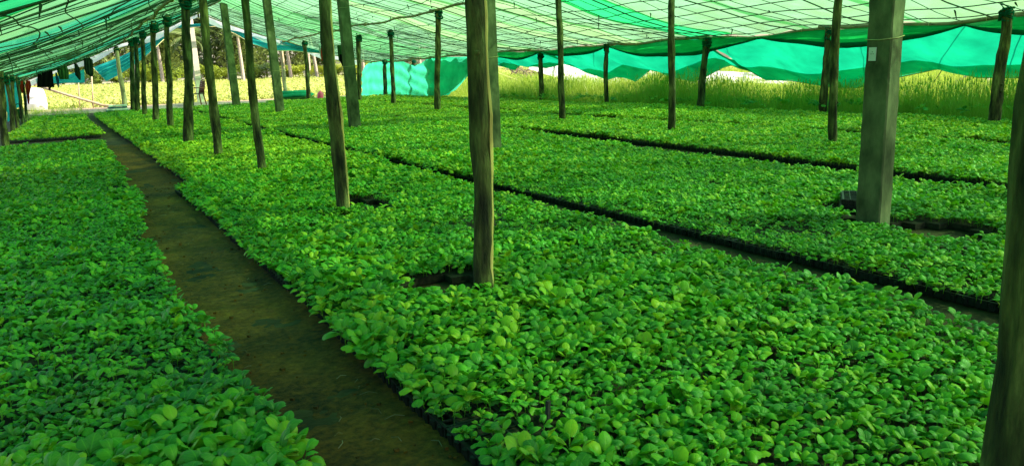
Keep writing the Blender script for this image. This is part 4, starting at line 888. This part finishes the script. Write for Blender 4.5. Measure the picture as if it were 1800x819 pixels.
# dark wood behind
dt = [(60, 150, 9), (110, 152, 8), (165, 150, 10), (215, 148, 11), (262, 152, 12), (300, 150, 13), (352, 156, 14), (395, 150, 15), (432, 148, 14), (470, 152, 13), (510, 150, 11), (548, 154, 11), (590, 150, 10), (632, 152, 10), (680, 152, 9), (730, 155, 9)]
dl = ['dark tree at the far left behind the laundry', 'dark tree beyond the hedge behind the black cloth', 'dark tree behind the hanging corner of the teal drape', 'dark tree behind the orange brown lit post', 'dark tree behind the close pair of thin posts', 'dark tall tree left of the coconut palm crown', 'dark tree right behind the coconut palm crown', 'tall dark tree right of the pale pillar', 'tall dark tree above the swagged teal drape', 'dark tree behind the tall smooth post', 'dark tree behind the second square pillar', 'dark tree above the folded tarp', 'dark tree behind the hanging pale cloths', 'dark tree left of the aqua net wall', 'dark tree above the middle of the aqua net wall', 'dark tree above the right part of the aqua net wall']
for i, (px, y, h_) in enumerate(dt):
    root = empty('dark_tree', place(px, y), i * 2.1); c_ = ob('crown', CT[i % 3], root, (0, 0, h_ * .52)); c_.scale = (h_ * .42, h_ * .42, h_ * .5); s_ = ob('trunk', TR, root); s_.scale = (1, 1, h_ / 7)
    tag(root, dl[i], 'tree', 'dark trees of the wood beyond the field')
# palms
def frond_mesh(seed, L=3.2):
    r = random.Random(seed); V, Fs = [], []; pts = []
    for k in range(15):
        q = k / 14; pts.append(Vector((L * q * (1 - .15 * q), 0, .9 * q - 2.1 * q * q)))
    mb = MB().tube(pts, [.045 * (1 - k / 15) + .008 for k in range(15)], 4); V = list(mb.v); Fs = list(mb.f)
    for k in range(2, 56):
        q = k / 56; s = q * 14; i = min(int(s), 13); p = pts[i].lerp(pts[i + 1], s - i); ll = .85 * math.sin(math.pi * min(1, q * .85 + .12)) * r.uniform(.8, 1.1)
        for sd in (-1, 1):
            d = Vector((.45, sd * .8, -.55 - .3 * r.random())).normalized() * ll; n0 = len(V); V += [p + Vector((-.03, 0, 0)), p + Vector((.03, 0, 0)), p + d * .6 + Vector((.02, 0, .04)), p + d]; Fs.append((n0, n0 + 1, n0 + 2, n0 + 3))
    return mesh('frond', V, Fs, M['frond'], False)
FM = [frond_mesh(i) for i in range(3)]
def palm(px, y, h, label, s=1., lean=.06, seed=0, basepx=None):
    r = random.Random(seed); root = empty('coconut_palm', place(px, y)); mb = MB(); n = 26
    mb.tube([(lean * h * (k / n) ** 1.6, .0, h * k / n - .2) for k in range(n + 1)], [(.34 if k == 0 else .26 - .1 * k / n) * (1 + .06 * (k % 2)) for k in range(n + 1)], 9).build('trunk', M['palmtrunk'], root)
    for k in range(17):
        o = ob('frond', FM[k % 3], root, (lean * h, 0, h)); o.rotation_euler = (0, r.uniform(-.75, .5), k * 2.4 + r.uniform(-.2, .2)); o.scale = (s * r.uniform(.85, 1.1),) * 3
    tag(root, label, 'palm tree', 'coconut palms beyond the field')
palm(344, 118, 6.5, 'coconut palm with a pale trunk standing right of the brown chair', 1.25, -.05, 1)
palm(286, 122, 9.5, 'tall slender coconut palm left of the big green bundle post', 1.0, -.04, 2)
palm(558, 116, 8.0, 'leaning coconut palm above the pink jug, pale lit trunk', 1.2, -.12, 3)
palm(545, 120, 9.0, 'coconut palm close behind the leaning one near the hanging cloths', 1.1, .02, 4)
palm(512, 118, 7.5, 'coconut palm above the folded green tarp', 1.1, -.08, 5)
palm(404, 124, 10, 'dark coconut palm whose fronds spread over the swagged teal drape', 1.3, .05, 6)
palm(428, 112, 7.0, 'coconut palm with a pale thin trunk beside the tall smooth post', 1.1, -.03, 7)
palm(640, 110, 6.5, 'sunlit coconut palm whose fronds show above the left end of the aqua net', 1.3, .0, 8)
palm(700, 104, 6.0, 'sunlit coconut palm showing above the dip of the aqua net wall', 1.3, .03, 9)
palm(740, 100, 6.2, 'sunlit coconut palm above the right part of the aqua net wall', 1.3, -.03, 10)
palm(240, 124, 7.2, 'coconut palm half hidden behind the teal drape corner', 1.1, .05, 11)
